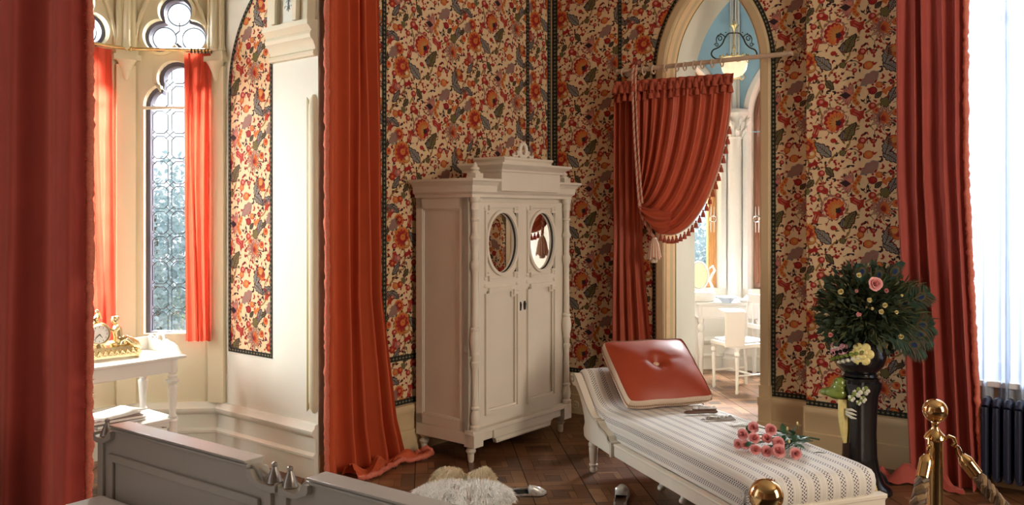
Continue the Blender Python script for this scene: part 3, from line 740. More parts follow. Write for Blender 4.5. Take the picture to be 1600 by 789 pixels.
struct(mb.build('wall_tower_return', M_towercream, smooth=0))
# engaged column between the tower windows: thing of the setting
def column(p, label_idx):
    mb = MB(); d = (TC-p).normalized(); c = p+d*.05
    mb.lathe([(.13, 0), (.13, .12), (.11, .14), (.115, .17), (.085, .20), (.075, .24), (.075, 2.38), (.085, 2.40), (.078, 2.42)], c, 20)
    mb.lathe([(.075, 2.42), (.09, 2.50), (.13, 2.60), (.14, 2.62)], c, 20)
    R = random.Random(3)
    for row, (z, r, n) in enumerate(((2.46, .088, 8), (2.52, .105, 8), (2.57, .125, 9))):
        for k in range(n):
            a = 2*PI*(k+.5*(row % 2))/n; v = Vector((cos(a), sin(a), 0)); pts = [c+v*r+Vector((0, 0, z-.05)), c+v*(r+.02)+Vector((0, 0, z)), c+v*(r+.045)+Vector((0, 0, z+.02)), c+v*(r+.05)+Vector((0, 0, z-.005))]
            mb.tube(pts, [.012, .022, .018, .006], 6)
    mb.lathe([(.15, 2.62), (.165, 2.65), (.15, 2.69)], c, 8)
    for x in (-.035, 0, .035):
        t = Vector((-d.y, d.x, 0)); cc = c+t*x+d*(.03 if x == 0 else 0); mb.tube([cc+Vector((0, 0, 2.68)), cc+Vector((0, 0, TOP+.3))], .024 if x == 0 else .016, 10)
    return mb
mb = column(tv[2], 0); mb2 = column(tv[1], 1); mb3 = column(tv[3], 2)
struct(mb.build('trim_4', M_white)); struct(mb2.build('trim_5', M_white)); struct(mb3.build('trim_6', M_white))
# ------------------------------------------------------------------ wardrobe
def turned(mb, prof, c, n=16, mat=0): mb.lathe(prof, c, n, mat)
ward = thing('wardrobe', 'tall cream painted two-door wardrobe with oval mirrors against the left wall', 'wardrobe', (-.267, 5.556, 0), math.atan2(.7815, .624))
X0, X1, Y0, Y1 = -.045, 1.045, -.02, .455
mb = MB()
mb.box(X0, X1, Y0, Y1, .12, .20); mb.box(X0+.012, X1-.012, Y0+.02, Y1, .20, 1.72)
# framed side panel
for a, b in ((X0, X0+.02), (X1-.02, X1)):
    mb.box(a, b, Y0, Y0+.06, .20, 1.72); mb.box(a, b, Y1-.06, Y1, .20, 1.72); mb.box(a, b, Y0, Y1, .20, .27); mb.box(a, b, Y0, Y1, 1.64, 1.72)
for a in (X0+.004, X1-.012):
    for q in ((Y0+.06, Y0+.07, .27, 1.64), (Y1-.07, Y1-.06, .27, 1.64), (Y0+.07, Y1-.07, .27, .28), (Y0+.07, Y1-.07, 1.63, 1.64)): mb.box(a, a+.008, *q)
mb.box(X0, .035, Y0, .06, .20, 1.72); mb.box(.945, X1, Y0, .06, .20, 1.72); mb.box(.0, 1, Y0, .05, 1.685, 1.72); mb.box(0, 1, Y0, .05, .20, .235)
mb.build('carcass', M_paint, ward, bevel=.003)
mb = MB()
mb.box(X0-.005, X1+.005, Y0-.045, Y0+.03, .185, .215); mb.box(.05, .95, Y0-.02, Y0, .13, .19)
mb.prism([(.2, .092), (.80, .092), (.815, .128), (.83, .128), (.83, .19), (.17, .19), (.17, .128), (.185, .128)], lambda a, b, h: Vector((a, Y0-.035+h, b)), 0, .035)
mb.box(.21, .79, Y0-.042, Y0-.034, .10, .112)
for x in (0, 1): mb.box(x-.045, x+.045, Y0-.05, Y0+.04, .105, .20)
mb.build('plinth', M_paint, ward, bevel=.003)
mb = MB()
pr = [(0, 1.715), (.012, 1.715), (.012, 1.735), (.030, 1.75), (.034, 1.79), (.055, 1.815), (.066, 1.82), (.066, 1.836), (0, 1.84)]
for i in range(len(pr)-1): pass
def cornice_ring(mb, x0, x1, y0, y1, prof):
    n = len(prof); vs = []; fs = []
    for o, z in prof: vs += [(x0-o, y1, z), (x0-o, y0-o, z), (x1+o, y0-o, z), (x1+o, y1, z)]
    for i in range(n-1):
        for k in range(3): fs.append((i*4+k, i*4+k+1, i*4+4+k+1, i*4+4+k))
        fs.append((i*4+3, i*4, i*4+4, i*4+7))
    fs.append((0, 3, 2, 1)); fs.append(((n-1)*4, (n-1)*4+1, (n-1)*4+2, (n-1)*4+3)); mb.add(vs, fs)
cornice_ring(mb, X0, X1, Y0-.03, Y1, pr)
mb.build('cornice', M_paint, ward, smooth=25, bevel=.002)
mb = MB()
mb.prism([(.17, 1.76), (.83, 1.76), (.83, 1.90), (.17, 1.90)], lambda a, b, h: Vector((a, Y0-.10+h, b)), 0, .28)
cornice_ring(mb, .17, .83, Y0-.10, .22, [(0, 1.885), (.012, 1.885), (.016, 1.90), (.055, 1.925), (.062, 1.93), (.062, 1.944), (0, 1.946)])
cornice_ring(mb, .235, .765, Y0-.07, .18, [(.0, 1.940), (.0, 1.965), (.010, 1.976), (.010, 1.988), (0, 1.990)])
mb.build('pediment', M_paint, ward, smooth=25, bevel=.002)
mb = MB()
mb.tube([(.50+.034*cos(t), Y0-.02, 2.045+.046*sin(t)) for t in [2*PI*k/28 for k in range(28)]], .015, 10, closed=True)
for sd in (-1, 1):
    mb.tube([(.50+sd*a, Y0-.02, z) for a, z in ((.02, 1.995), (.05, 2.02), (.075, 2.0), (.10, 2.005), (.12, 1.985), (.15, 1.992), (.18, 1.982))], [.012, .013, .010, .012, .008, .009, .004], 8)
    mb.ball((.50+sd*.058, Y0-.02, 2.03), .015); mb.ball((.50+sd*.11, Y0-.02, 2.012), .010)
mb.build('crest_ornament', M_paint, ward)
for x in (X0+.05, X1-.05):
    mb = MB(); mb.box(x-.038, x+.038, Y0-.050, Y0+.026, 1.836, 1.872); mb.lathe([(.034, 1.872), (.034, 1.880), (.020, 1.886), (.030, 1.896), (.030, 1.904), (.018, 1.914), (.014, 1.926), (.004, 1.942)], (x, Y0-.012, 0), 12)
    mb.build('finial', M_paint, ward, bevel=.002)
legp = [(.016, 0), (.021, .012), (.022, .05), (.018, .054), (.030, .062), (.034, .074), (.028, .086), (.018, .092), (.024, .10), (.034, .118), (.034, .125)]
leg = MB().lathe(legp, (0, 0, 0), 16).build('leg', M_paint, ward, loc=(0, 0, 0))
for x, y in ((1, 0), (0, .42), (1, .42)): dup(leg, ward, (x, y, 0))
cp = [(.030, .215), (.034, .222), (.034, .24), (.022, .25), (.028, .262), (.032, .29), (.026, .33), (.020, .345), (.028, .352), (.028, .362), (.021, .37), (.019, .60), (.022, .62), (.028, .64), (.028, .652), (.020, .66), (.022, .69), (.028, .70), (.028, .71), (.024, .72), (.034, .76), (.036, .80), (.030, .84), (.024, .852), (.030, .860), (.030, .872), (.022, .88),
      (.020, 1.20), (.020, 1.235), (.028, 1.25), (.032, 1.275), (.028, 1.30), (.020, 1.31), (.022, 1.40), (.024, 1.43), (.034, 1.445), (.034, 1.455), (.024, 1.47), (.021, 1.49), (.022, 1.56), (.028, 1.565), (.028, 1.575), (.022, 1.58), (.024, 1.63), (.028, 1.635), (.026, 1.68), (.034, 1.69), (.034, 1.715)]
for x in (-.012, 1.012):
    MB().lathe(cp, (x, Y0-.028, 0), 18).build('column', M_paint, ward)
def ellipse(c, z, a, b, n=48): return [(c+a*cos(2*PI*k/n), z+b*sin(2*PI*k/n)) for k in range(n)]
for xa, xb, kx in ((.040, .488, .455), (.492, .940, .525)):
    c = (xa+xb)/2; D = lambda a, b, h: Vector((a, Y0-.002-h, b))
    mb = MB()
    hole = ellipse(c, 1.415, .150, .205)
    pt = (xa+.075, xb-.075)
    mb.prism([(xa, .237), (xb, .237), (xb, 1.685), (xa, 1.685)], D, -.012, .010, holes=[[(xa+.075, .31), (xa+.075, 1.10), (xb-.075, 1.10), (xb-.075, .31)], hole])
    def stepped(x0, x1, z0, z1, top, bot, w, k=.035):
        """cross-eared moulding: corners notch inward"""
        pts = []
        pts += [(x0+k, z0), (x1-k, z0), (x1-k, z0+k), (x1, z0+k)] if bot else [(x0, z0), (x1, z0)]
        pts += [(x1, z1-k), (x1-k, z1-k), (x1-k, z1), (x0+k, z1), (x0+k, z1-k), (x0, z1-k)] if top else [(x1, z1), (x0, z1)]
        if bot: pts += [(x0, z0+k), (x0+k, z0+k)]
        return pts
    po = stepped(xa+.055, xb-.055, .29, 1.12, True, False, .02); pi = stepped(xa+.075, xb-.075, .312, 1.098, True, False, .02)
    mb.prism(po, D, .009, .027, holes=[pi[::-1]])
    pi2 = stepped(xa+.088, xb-.088, .326, 1.084, True, False, .02)
    mb.prism(pi, D, .004, .013, holes=[pi2[::-1]])
    mb.prism([(xa+.07, .305), (xb-.07, .305), (xb-.07, 1.105), (xa+.07, 1.105)], D, -.010, -.002)
    po = stepped(xa+.055, xb-.055, 1.165, 1.665, True, True, .02); pi = stepped(xa+.071, xb-.071, 1.181, 1.649, True, True, .02)
    mb.prism(po, D, .009, .026, holes=[pi[::-1]])
    for z in (1.135, 1.185, 1.645):
        for x in (xa+.064, xb-.064): mb.lathe([(.013, 0), (.012, .008), (.006, .012)], (0, 0, 0), 12, 0, Matrix.Translation((x, Y0-.010, z)) @ Matrix.Rotation(PI/2, 4, 'X'))
    mb.prism(ellipse(c, 1.415, .165, .220), D, .009, .030, holes=[ellipse(c, 1.415, .146, .200)[::-1]])
    d = mb.build('door', M_paint, ward, smooth=30, bevel=.0015)
    if kx < .5: q = math.radians(-2.4); d.rotation_euler.z = q; d.location = Vector((xa, Y0, 0))-Matrix.Rotation(q, 3, 'Z') @ Vector((xa, Y0, 0))
    mm = MB(); mm.prism(ellipse(c, 1.415, .149, .203), D, -.002, .004); mm.build('mirror', M_mirror, d, smooth=0)
    rb = MB(); rb.tube([D(x, z, .010) for x, z in ellipse(c, 1.415, .1475, .202)], .0035, 6, closed=True); rb.build('mirror_rebate', M_black, d)
    for sx in (-1, 1):
        for sz in (-1, 1):
            sp = MB(); x, z = c+sx*.138, 1.415+sz*.190
            pts = [(x+sx*a, z+sz*b) for a, b in [(-.024, .020), (.010, .022), (.012, -.020), (.002, -.004)]]; sp.prism(pts, D, .009, .0105)
            sp.build('pierced_spandrel', M_black, d, smooth=0)
    es = MB(); es.prism([(kx-.011, .965), (kx-.006, .945), (kx+.006, .945), (kx+.011, .965), (kx+.012, .985), (kx+.006, 1.005), (kx-.006, 1.005), (kx-.012, .985)], D, .010, .016); es.ball((kx, Y0-.02, .985), (.006, .008, .009)); es.build('key_escutcheon', M_black, d)

# ------------------------------------------------------------------ daybed
DB = thing('daybed', 'cream framed daybed with scrolled head and striped cream upholstery', 'daybed', (.506, 5.307, 0), math.atan2(.337, .941))
def stripe_mat():
    m = bpy.data.materials.new('striped_upholstery'); m.use_nodes = True; nt = m.node_tree; N = nt.nodes; L = nt.links; p = N['Principled BSDF']; p.inputs['Roughness'].default_value = .75
    uv = N.new('ShaderNodeUVMap'); uv.uv_map = 'uv'; sx = N.new('ShaderNodeSeparateXYZ'); L.new(uv.outputs[0], sx.inputs[0])
    def M(op, a, b=None, c=None):
        n = N.new('ShaderNodeMath'); n.operation = op
        for i, v in enumerate((a, b, c)):
            if v is None: continue
            if isinstance(v, (int, float)): n.inputs[i].default_value = v
            else: L.new(v, n.inputs[i])
        return n.outputs[0]
    per = .0735
    fu = M('FRACT', M('DIVIDE', sx.outputs[0], per))
    d = M('ABSOLUTE', M('SUBTRACT', fu, .5))                     # 0 at band centre
    inb = M('LESS_THAN', d, .19)
    cu = M('DIVIDE', M('MULTIPLY', M('SUBTRACT', fu, .31), per), .0093)
    row = M('FLOOR', cu); fcu = M('SUBTRACT', M('FRACT', cu), .5)
    fv = M('SUBTRACT', M('FRACT', M('ADD', M('DIVIDE', sx.outputs[1], .0170), M('MULTIPLY', row, .5))), .5)
    r = M('ADD', M('POWER', M('MULTIPLY', fcu, 1.15), 2), M('POWER', M('MULTIPLY', fv, 1.25), 2))
    dot = M('MULTIPLY', inb, M('LESS_THAN', r, .155))
    edge = M('LESS_THAN', M('ABSOLUTE', M('SUBTRACT', d, .23)), .02)
    soft = M('MULTIPLY', M('GREATER_THAN', d, .34), .5)
    def mix(f, a, b):
        n = N.new('ShaderNodeMix'); n.data_type = 'RGBA'
        if isinstance(f, float): n.inputs[0].default_value = f
        else: L.new(f, n.inputs[0])
        for i, v in ((6, a), (7, b)):
            if isinstance(v, tuple): n.inputs[i].default_value = (*v, 1)
            else: L.new(v, n.inputs[i])
        return n.outputs[2]
    c = mix(soft, (.76, .74, .70), (.62, .58, .51)); c = mix(edge, c, (.50, .44, .36)); c = mix(dot, c, (.035, .02, .03)); L.new(c, p.inputs['Base Color']); return m
M_stripe = stripe_mat()
BL, BW = 1.60, .75                                          # foot at y=-BL, head scroll to y=+.3
side = [(-.30, .187), (.05, .20), (.095, .215), (.105, .26), (.085, .30), (.095, .34), (.125, .40), (.17, .46), (.225, .50), (.265, .50), (.285, .515), (.300, .54), (.29, .565), (.262, .578), (.232, .572), (.21, .555), (.16, .51), (.10, .455), (.04, .40), (-.02, .365), (-.06, .352), (-.10, .352), (-.115, .345), (-.15, .32), (-.205, .312), (-.25, .295), (-.265, .27), (-.30, .262)]
rails = MB()
for x in (0, BW): rails.box(x-.018, x+.018, -BL, .02, .190, .262); rails.box(x-.022, x+.022, -BL, -.30, .250, .264)
rails.box(0, BW, -BL-.004, -BL+.035, .190, .285); rails.box(-.02, BW+.02, -BL-.012, -BL+.04, .262, .284); rails.box(0, BW, .03, .065, .20, .34)
rails.box(0, BW, -BL, .03, .20, .235)
rails.build('frame', M_paint, DB, bevel=.004)
for x, s in ((0, -1), (BW, 1)):
    p = MB(); p.prism(side, lambda a, b, h: Vector((x+h, a, b)), -.024, .024); p.build('side_panel', M_paint, DB, smooth=30, bevel=.003)
    t = MB(); t.sweep([(-.006, -.028), (.008, -.028), (.008, .028), (-.006, .028)], normals2(side[12:21]), lambda a, b, h: Vector((x+h, a, b)))
    t.sweep([(-.006, -.036), (.012, -.034), (.012, .034), (-.006, .036)], normals2(side[21:28]), lambda a, b, h: Vector((x+h, a, b)))
    t.box(x-.036, x+.036, -.312, -.288, .185, .268)
    t.tube([(x-.028, .262+.03*cos(q)*(1-k/14), .540+.03*sin(q)*(1-k/14)) for k, q in enumerate([i*.55 for i in range(12)])], .006, 6)
    t.build('arm_moulding', M_paint_dk, DB, smooth=30, bevel=.002)
dl = [(.016, 0), (.020, .006), (.024, .02), (.018, .034), (.026, .04), (.028, .05), (.022, .056), (.027, .12), (.030, .15), (.026, .156), (.032, .165), (.032, .18), (.026, .19), (.03, .2)]
dleg = MB().lathe(dl, (0, 0, 0), 16).build('leg', M_paint, DB, loc=(0.012, .03, 0))
for x, y in ((BW-.012, .03), (0.02, -BL+.05), (BW-.02, -BL+.05)): dup(dleg, DB, (x, y, 0))
# mattress: swept side profile with a turned-down edge
prof = [(-BL+.01, .275), (-BL-.006, .30), (-BL-.008, .35), (-BL+.004, .385), (-BL+.03, .405), (-BL+.10, .412), (-1.2, .414), (-.8, .414), (-.4, .412), (-.2, .406), (-.08, .402), (.0, .412), (.06, .440), (.12, .492), (.17, .545), (.20, .580), (.235, .602), (.27, .600), (.30, .578), (.308, .545), (.29, .51), (.24, .47), (.16, .40), (.11, .33)]
P2 = []
for i in range(len(prof)-1):
    for t in (0, .5): P2.append((prof[i][0]+(prof[i+1][0]-prof[i][0])*t, prof[i][1]+(prof[i+1][1]-prof[i][1])*t))
P2.append(prof[-1])
arc = [0]
for i in range(1, len(P2)): arc.append(arc[-1]+math.dist(P2[i], P2[i-1]))
xs = [(.026, -.15), (.022, -.09), (.024, -.04), (.034, -.014), (.055, -.002), (.10, 0)]; xs = xs+[(.10+(BW-.20)*k/8, .0) for k in range(1, 8)]+[(BW-a, b) for a, b in xs[::-1]]
ul = [0]
for i in range(1, len(xs)): ul.append(ul[-1]+math.dist(xs[i], xs[i-1]))
mb = MB(); vs = []; uvs = []; fs = []
for j, (y, z) in enumerate(P2):
    a = P2[max(j-1, 0)]; b = P2[min(j+1, len(P2)-1)]; dy, dz = b[0]-a[0], b[1]-a[1]; d = math.hypot(dy, dz); ny, nz = -dz/d, dy/d
    for i, (x, dn) in enumerate(xs):
        k = dn if j < 20 else dn*.6
        vs.append((x, y+ny*k, z+nz*k)); uvs.append((ul[i], arc[j]))
W_ = len(xs)
for j in range(len(P2)-1):
    for i in range(W_-1): fs.append((j*W_+i, j*W_+i+1, (j+1)*W_+i+1, (j+1)*W_+i))
mb.add(vs, fs, 0, None, uvs); mb.build('mattress', M_stripe, DB, smooth=180)

# ------------------------------------------------------------------ big cushion on the daybed
cu = thing('cushion', 'large rust satin box cushion with cream braid edge and centre button', 'cushion', (.697, 5.225, .415), math.atan2(.18, .55))
CW, CH, CT = .58, .50, .068; tilt = math.radians(38)
CM = Matrix.Rotation(tilt, 4, 'X')
def cushion_pt(u, v, sd):
    x, y = u*2-1, v*2-1
    puff = .055*(1-abs(x)**3.2)*(1-abs(y)**3.2); btn = .045*math.exp(-(((x)/.16)**2+((y-.1)/.18)**2)); crease = .006*math.exp(-((y-.1-.12*abs(x))/.05)**2)*max(0, 1-abs(x)*1.4)
    wr = .004*noise.noise(Vector((x*2.2, y*2.2, sd*3)))
    rc = 1-.045*(abs(x)*abs(y))**7; pinch = (1-.012*(1-x*x)*abs(y)**3+.010*sin(7*x+sd)*abs(y)**4)*rc; pin2 = (1-.012*(1-y*y)*abs(x)**3)*rc
    return CM @ Vector((CW/2+x*CW/2*pin2, CH/2+y*CH/2*pinch, CT/2+sd*(CT/2+puff-(btn+crease if sd > 0 else 0)+wr)))
mb = MB(); mb.grid(lambda u, v: cushion_pt(u, v, 1), 40, 36); mb.grid(lambda u, v: cushion_pt(1-u, v, -1), 30, 26); mb.build('cover', M_cushion, cu, smooth=180)
mb = MB(); edge = [(i/16, 0) for i in range(16)]+[(1, i/16) for i in range(16)]+[(1-i/16, 1) for i in range(16)]+[(0, 1-i/16) for i in range(16)]
n = len(edge); vs = []
for u, v in edge:
    a, b = cushion_pt(u, v, 1), cushion_pt(u, v, -1); o = (Vector(((u-.5), (v-.5), 0)).normalized()); o = CM.to_3x3() @ o*.006
    for t, k in ((-.06, .2), (.12, 1), (.5, 1.4), (.88, 1), (1.06, .2)): vs.append(a.lerp(b, t)+o*k)
mb.add(vs, [(i*5+k, i*5+k+1, ((i+1) % n)*5+k+1, ((i+1) % n)*5+k) for i in range(n) for k in range(4)])
per = []
for i in range(n*6):
    t = i/6; a, b = edge[int(t) % n], edge[(int(t)+1) % n]; f = t-int(t); u, v = a[0]+(b[0]-a[0])*f, a[1]+(b[1]-a[1])*f; per.append((u, v))
for u, v in per[::2]:
    o = CM.to_3x3() @ (Vector((u-.5, v-.5, 0)).normalized()*.0155); a, b = cushion_pt(u, v, 1), cushion_pt(u, v, -1); mb.ball(a.lerp(b, .5)+o, .0045, 1, 5, 3)
mb.build('braid_edge', [mat('cream_ribbon', (.76, .60, .46), .7, var=.15, vscale=90), mat('brown_stitch', (.30, .16, .10), .7)], cu, smooth=40)
mb = MB(); bp = cushion_pt(.5, .55, 1); T = Matrix.Translation(bp) @ CM
mb.lathe([(.021, -.004), (.023, .004), (.018, .011), (.012, .009), (.006, .013), (.0001, .014)], (0, 0, 0), 16, 0, T)
for k in range(9): mb.ball((.019*cos(k*.7), .019*sin(k*.7), .007), .0055, 0, 6, 4, T)
mb.build('button', M_button, cu)

# ------------------------------------------------------------------ roses
def rose_mesh(name, R0, seed, petal_m, heart_m, open_=1.0):
    R = random.Random(seed); mb = MB()
    def pet(a, r0, r1, z0, z1, wid, curl, m):
        vs = []; nu, nv = 6, 5; z1 *= R.uniform(.86, 1.1); r1 *= R.uniform(.9, 1.12); wid *= R.uniform(.85, 1.15)
        for j in range(nv+1):
            v = j/nv
            for i in range(nu+1):
                u = i/nu*2-1; r = r0+(r1-r0)*v**1.3+curl*max(0, v-.7)**2*3; ww = wid*(.45+.55*sin(PI*min(v*1.1, 1)*.62+.3)); z = z0+(z1-z0)*v-.10*R0*u*u*v-curl*max(0, v-.75)*1.2
                aa = a+u*ww; vs.append((r*cos(aa), r*sin(aa), z))
        mb.add(vs, [(j*(nu+1)+i, j*(nu+1)+i+1, (j+1)*(nu+1)+i+1, (j+1)*(nu+1)+i) for j in range(nv) for i in range(nu)], m)
    mb.ball((0, 0, .5*R0), (.15*R0, .15*R0, .42*R0), 1, 8, 6)
    for k in range(3): pet(k*2.1+R.random(), .12*R0, .22*R0, 0, .98*R0, 1.3, .02*R0, 0)
    for k in range(4): pet(k*1.57+R.random()*.4, .17*R0, .40*R0, 0, .90*R0, .95, .08*R0, 1 if k % 2 else 0)
    for k in range(5): pet(k*1.257+.5+R.random()*.3, .22*R0, .60*R0*open_, -.02*R0, .74*R0, .78, .22*R0, 0)
    for k in range(6): pet(k*1.047+R.random()*.3, .26*R0, .84*R0*open_, -.05*R0, .46*R0, .72, .34*R0, 0)
    mb.lathe([(.02*R0, -.28*R0), (.16*R0, -.2*R0), (.24*R0, -.02*R0), (.1*R0, .1*R0)], (0, 0, 0), 10, 2)
    return mb.build(name, [petal_m, heart_m, M_leaf], smooth=180)
def leaf_geo(mb, base, dirv, up, L, W, m=0, fold=.25, curl=.2):
    d = dirv.normalized(); s = d.cross(up); s = s.normalized() if s.length > 1e-5 else d.orthogonal().normalized(); n = s.cross(d)
    vs = []
    for t, w in ((0, .08), (.25, .8), (.55, 1), (.8, .6), (1, .03)):
        c = base+d*(t*L)-n*(curl*L*t*t); vs += [c-s*W*w+n*(fold*W*w), c, c+s*W*w+n*(fold*W*w)]
    fs = []
    for i in range(4):
        for k in range(2): fs.append((i*3+k, i*3+k+1, i*3+4+k, i*3+3+k))
    mb.add(vs, fs, m)
# bouquet lying on the daybed: world placement from the mattress top (z = .414)
def on_bed(px, py, z=.414):
    Y = (1.6-z)*1340/(py-336); return Vector(((px-800)/1340*Y, Y, z))
bq = thing('rose_bouquet', 'bunch of pink artificial roses with dark leaves lying on the striped daybed', 'flowers', on_bed(1200, 702))
pb = on_bed(1200, 702)
proto = None
blooms = [(1161, 679, .030, .060), (1178, 668, .030, .080), (1178, 686, .032, .062), (1154, 694, .026, .026), (1165, 695, .026, .030), (1180, 704, .030, .026), (1197, 705, .029, .026), (1199, 686, .028, .062), (1204, 672, .033, .082), (1216, 692, .032, .055), (1217, 706, .036, .032), (1243, 709, .031, .026)]
Rr = random.Random(4)
view = (Vector((0, 0, 1.6))-pb).normalized()
bl = [rose_mesh('rose_bloom', 1, 10+i, M_rosepink, M_rosedeep, 1.0) for i in range(3)]
for i, (px, py, r, h) in enumerate(blooms):
    p = on_bed(px, py, .414+h)-pb
    o = bl[i] if i < 3 else dup(bl[i % 3], bq)
    o.parent = bq; o.location = p; o.scale = (r,)*3
    dirv = (view+Vector((Rr.uniform(-.5, .3), Rr.uniform(-.3, .3), Rr.uniform(-.2, .5)))).normalized()
    o.rotation_euler = dirv.to_track_quat('Z', 'Y').to_euler()
mb = MB()
tail = on_bed(1262, 690, .43)-pb
for i, (px, py, r, h) in enumerate(blooms):
    p = on_bed(px, py, .414+h)-pb; m_ = p*.4+tail*.6+Vector((0, .02, .012)); mb.tube([p-view*.01, p+Vector((.03, .03, -.005)), m_, tail+Vector((Rr.uniform(-.02, .03), Rr.uniform(0, .05), Rr.uniform(-.006, .012)))], .0028, 5)
mb.build('stems', M_leaf, bq)
for i in range(26):
    lf = MB(); b = on_bed(Rr.uniform(1165, 1250), Rr.uniform(672, 700), Rr.uniform(.425, .465))-pb
    if i < 15: b = on_bed(Rr.uniform(1218, 1246), Rr.uniform(676, 698), Rr.uniform(.428, .475))-pb
    leaf_geo(lf, b, Vector((Rr.uniform(-.4, 1), Rr.uniform(-.3, .8), Rr.uniform(-.2, .7))), Vector((0, 0, 1)), Rr.uniform(.045, .075), Rr.uniform(.014, .022), 0)
    lf.build('rose_leaf', M_leaf, bq, smooth=180)
for px, py in ((1246, 664), (1230, 672), (1233, 692)):
    b = on_bed(px, py, .47)-pb; q = MB(); q.tube([b-Vector((0, 0, .03)), b], .0018, 5, 1); q.ball(b+Vector((0, 0, .008)), (.006, .006, .010), 0, 10, 6); q.build('flower_bud', [M_rosecream, M_leaf], bq)
# things lying beside it
p = on_bed(1160, 664, .416); q_ = thing('paper_cone', 'white paper tag lying flat behind the pink roses on the daybed', 'paper', p, .2)
mb = MB(); mb.grid(lambda u, v: Vector(((u-.5)*.13, (v-.5)*.05*(1-.5*u), .004+.010*u*(1-v)+.004*sin(PI*u))), 10, 6); mb.build('sheet', M_paper, q_, smooth=180, solid=.0012)
p = on_bed(1096, 647, .414); br = thing('hairbrush', 'slim dark brown hairbrush with pale bristles lying on the daybed', 'hairbrush', p, .10)
mb = MB(); mb.tube([(-.105, 0, .012), (-.09, 0, .013), (-.02, 0, .013), (.04, 0, .014), (.085, 0, .014), (.098, 0, .013)], [.006, .011, .012, .010, .012, .006], 10, flat=.8); mb.build('handle', M_brownwood, br)
mb = MB(); mb.prism([(-.05, -.010), (.09, -.012), (.10, 0), (.09, .012), (-.05, .010)], lambda a, b, h: Vector((a, b+.016, .020+h)), 0, .008); mb.build('back_plate', M_brownwood, br, bevel=.002)
mb = MB(); Rb = random.Random(2)
for k in range(110):
    a, b = Rb.uniform(-.045, .09), Rb.uniform(-.008, .008); mb.tube([(a, b+.016, .027), (a+Rb.uniform(-.003, .003), b+.018, .042)], .0011, 4)
mb.build('bristles', M_linen, br)
p = on_bed(1124, 656, .414); hm = thing('folding_fan', 'grey metal openwork folding fan lying beside the brown brush', 'fan', p, .16)
mb = MB()
for k in range(7):
    a = -.22+k*.07; mb.tube([(-.085, 0, .006+.0015*k), (-.03, a*.06, .008+.0015*k), (.085, a*.17, .006+.0015*k)], [.003, .006, .004], 6, flat=.35)
mb.build('sticks', M_pewter, hm)
mb = MB()
for k in range(6): mb.ball((-.07+.022*k, .012*sin(k*1.9), .013), (.013, .010, .008), 0, 10, 6)
mb.tube([(-.10+.012*cos(t), .012*sin(t), .007) for t in [2*PI*k/14 for k in range(14)]], .0025, 6, closed=True)
mb.build('guard', M_pewter, hm)
p = on_bed(1280, 709, .414); st = tag(MB().tube([(-.03, 0, .004), (0, .004, .007), (.03, -.002, .004)], [.001, .0035, .001], 6, flat=.5).build('loose_leaf', M_leaf, loc=p, rz=-.1), 'single dark fallen rose leaf on the daybed right of the roses', 'leaf')
p = on_bed(1262, 692, .414); s2 = tag(MB().tube([(-.06, .02, .008), (.0, .01, .009), (.07, -.01, .008)], .0045, 7).build('twig', M_leaf, loc=on_bed(1259, 686, .414), rz=-.45), 'bare dark rose twig at the far edge of the daybed', 'twig')

# ------------------------------------------------------------------ floor things near the daybed
def on_floor(px, py, z=0): return on_bed(px, py, z)
def slipper(name, label, p, rz, m_up, m_sole, side=0):
    t = thing(name, label, 'slipper', p, rz)
    def outline(g): return [(a*1.0, w) for a, w in ((-.120, .012), (-.112, .026), (-.08, .031), (-.03, .027), (.02, .033), (.07, .036), (.105, .026), (.128, .008))]
    o = outline(0); poly = [(a, w) for a, w in o]+[(a, -w) for a, w in o[::-1]]
    T = Matrix.Rotation(side, 4, 'X') if side else Matrix.Identity(4)
    up = Vector((0, 0, .034 if side else 0))
    s_ = MB(); s_.prism(poly[::-1], lambda a, b, h: T @ Vector((a, b, h+(.012 if a < -.06 else .004)))+up, 0, .010); s_.build('sole', m_sole, t, bevel=.002)
    h = MB(); h.prism([(-.118, -.022), (-.075, -.024), (-.075, .024), (-.118, .022)], lambda a, b, g: T @ Vector((a, b, g))+up, 0, .014); h.build('heel', m_sole, t)
    v = MB()
    def vamp(u, w):
        a = -.115+u*.24; i = 0
        for i in range(7):
            if o[i][0] <= a <= o[i+1][0]: break
        f = (a-o[i][0])/(o[i+1][0]-o[i][0]); ww = o[i][1]+(o[i+1][1]-o[i][1])*f
        th = PI*w; H = .040*(sin(PI*min(1, max(0, (u-.48)/.52*.5+.5))) if u > .48 else 0)+.028
        if u > .5: x = cos(th); z = sin(th)
        else:
            q = abs(w-.5)*2; q = max(q, .55+.0*u); x = math.copysign(1, .5-w)*(1-.06*(1-q)); z = (1-q)*1.6 if q > .55 else .72
        return T @ Vector((a, ww*x, .014+H*z*(1-u**6*.6)))+up
    nu, nv = 24, 14; vs = [vamp(i/nu, j/nv) for i in range(nu+1) for j in range(nv+1)]; fs = []
    for i in range(nu):
        for j in range(nv):
            if i < 11 and 4 <= j < 10: continue
            fs.append((i*(nv+1)+j, i*(nv+1)+j+1, (i+1)*(nv+1)+j+1, (i+1)*(nv+1)+j))
    v.add(vs, fs); v.build('upper', m_up, t, smooth=180, solid=.002)
    return t
M_brocade = mat('silver_brocade', (.66, .61, .56), .30, metal=.4, var=.75, vscale=45)
slipper('slipper', 'silver and black brocade slipper on the parquet, beside the daybed rail', on_floor(971, 784), PI/2-.20, M_brocade, M_brownwood).scale = (1.15, 1.15, 1.15)
slipper('slipper', 'silver slipper with black sole tipped over beside the white fur rug', on_floor(826, 780), .10, M_brocade, M_black, side=.5).scale = (.8, .8, .8)
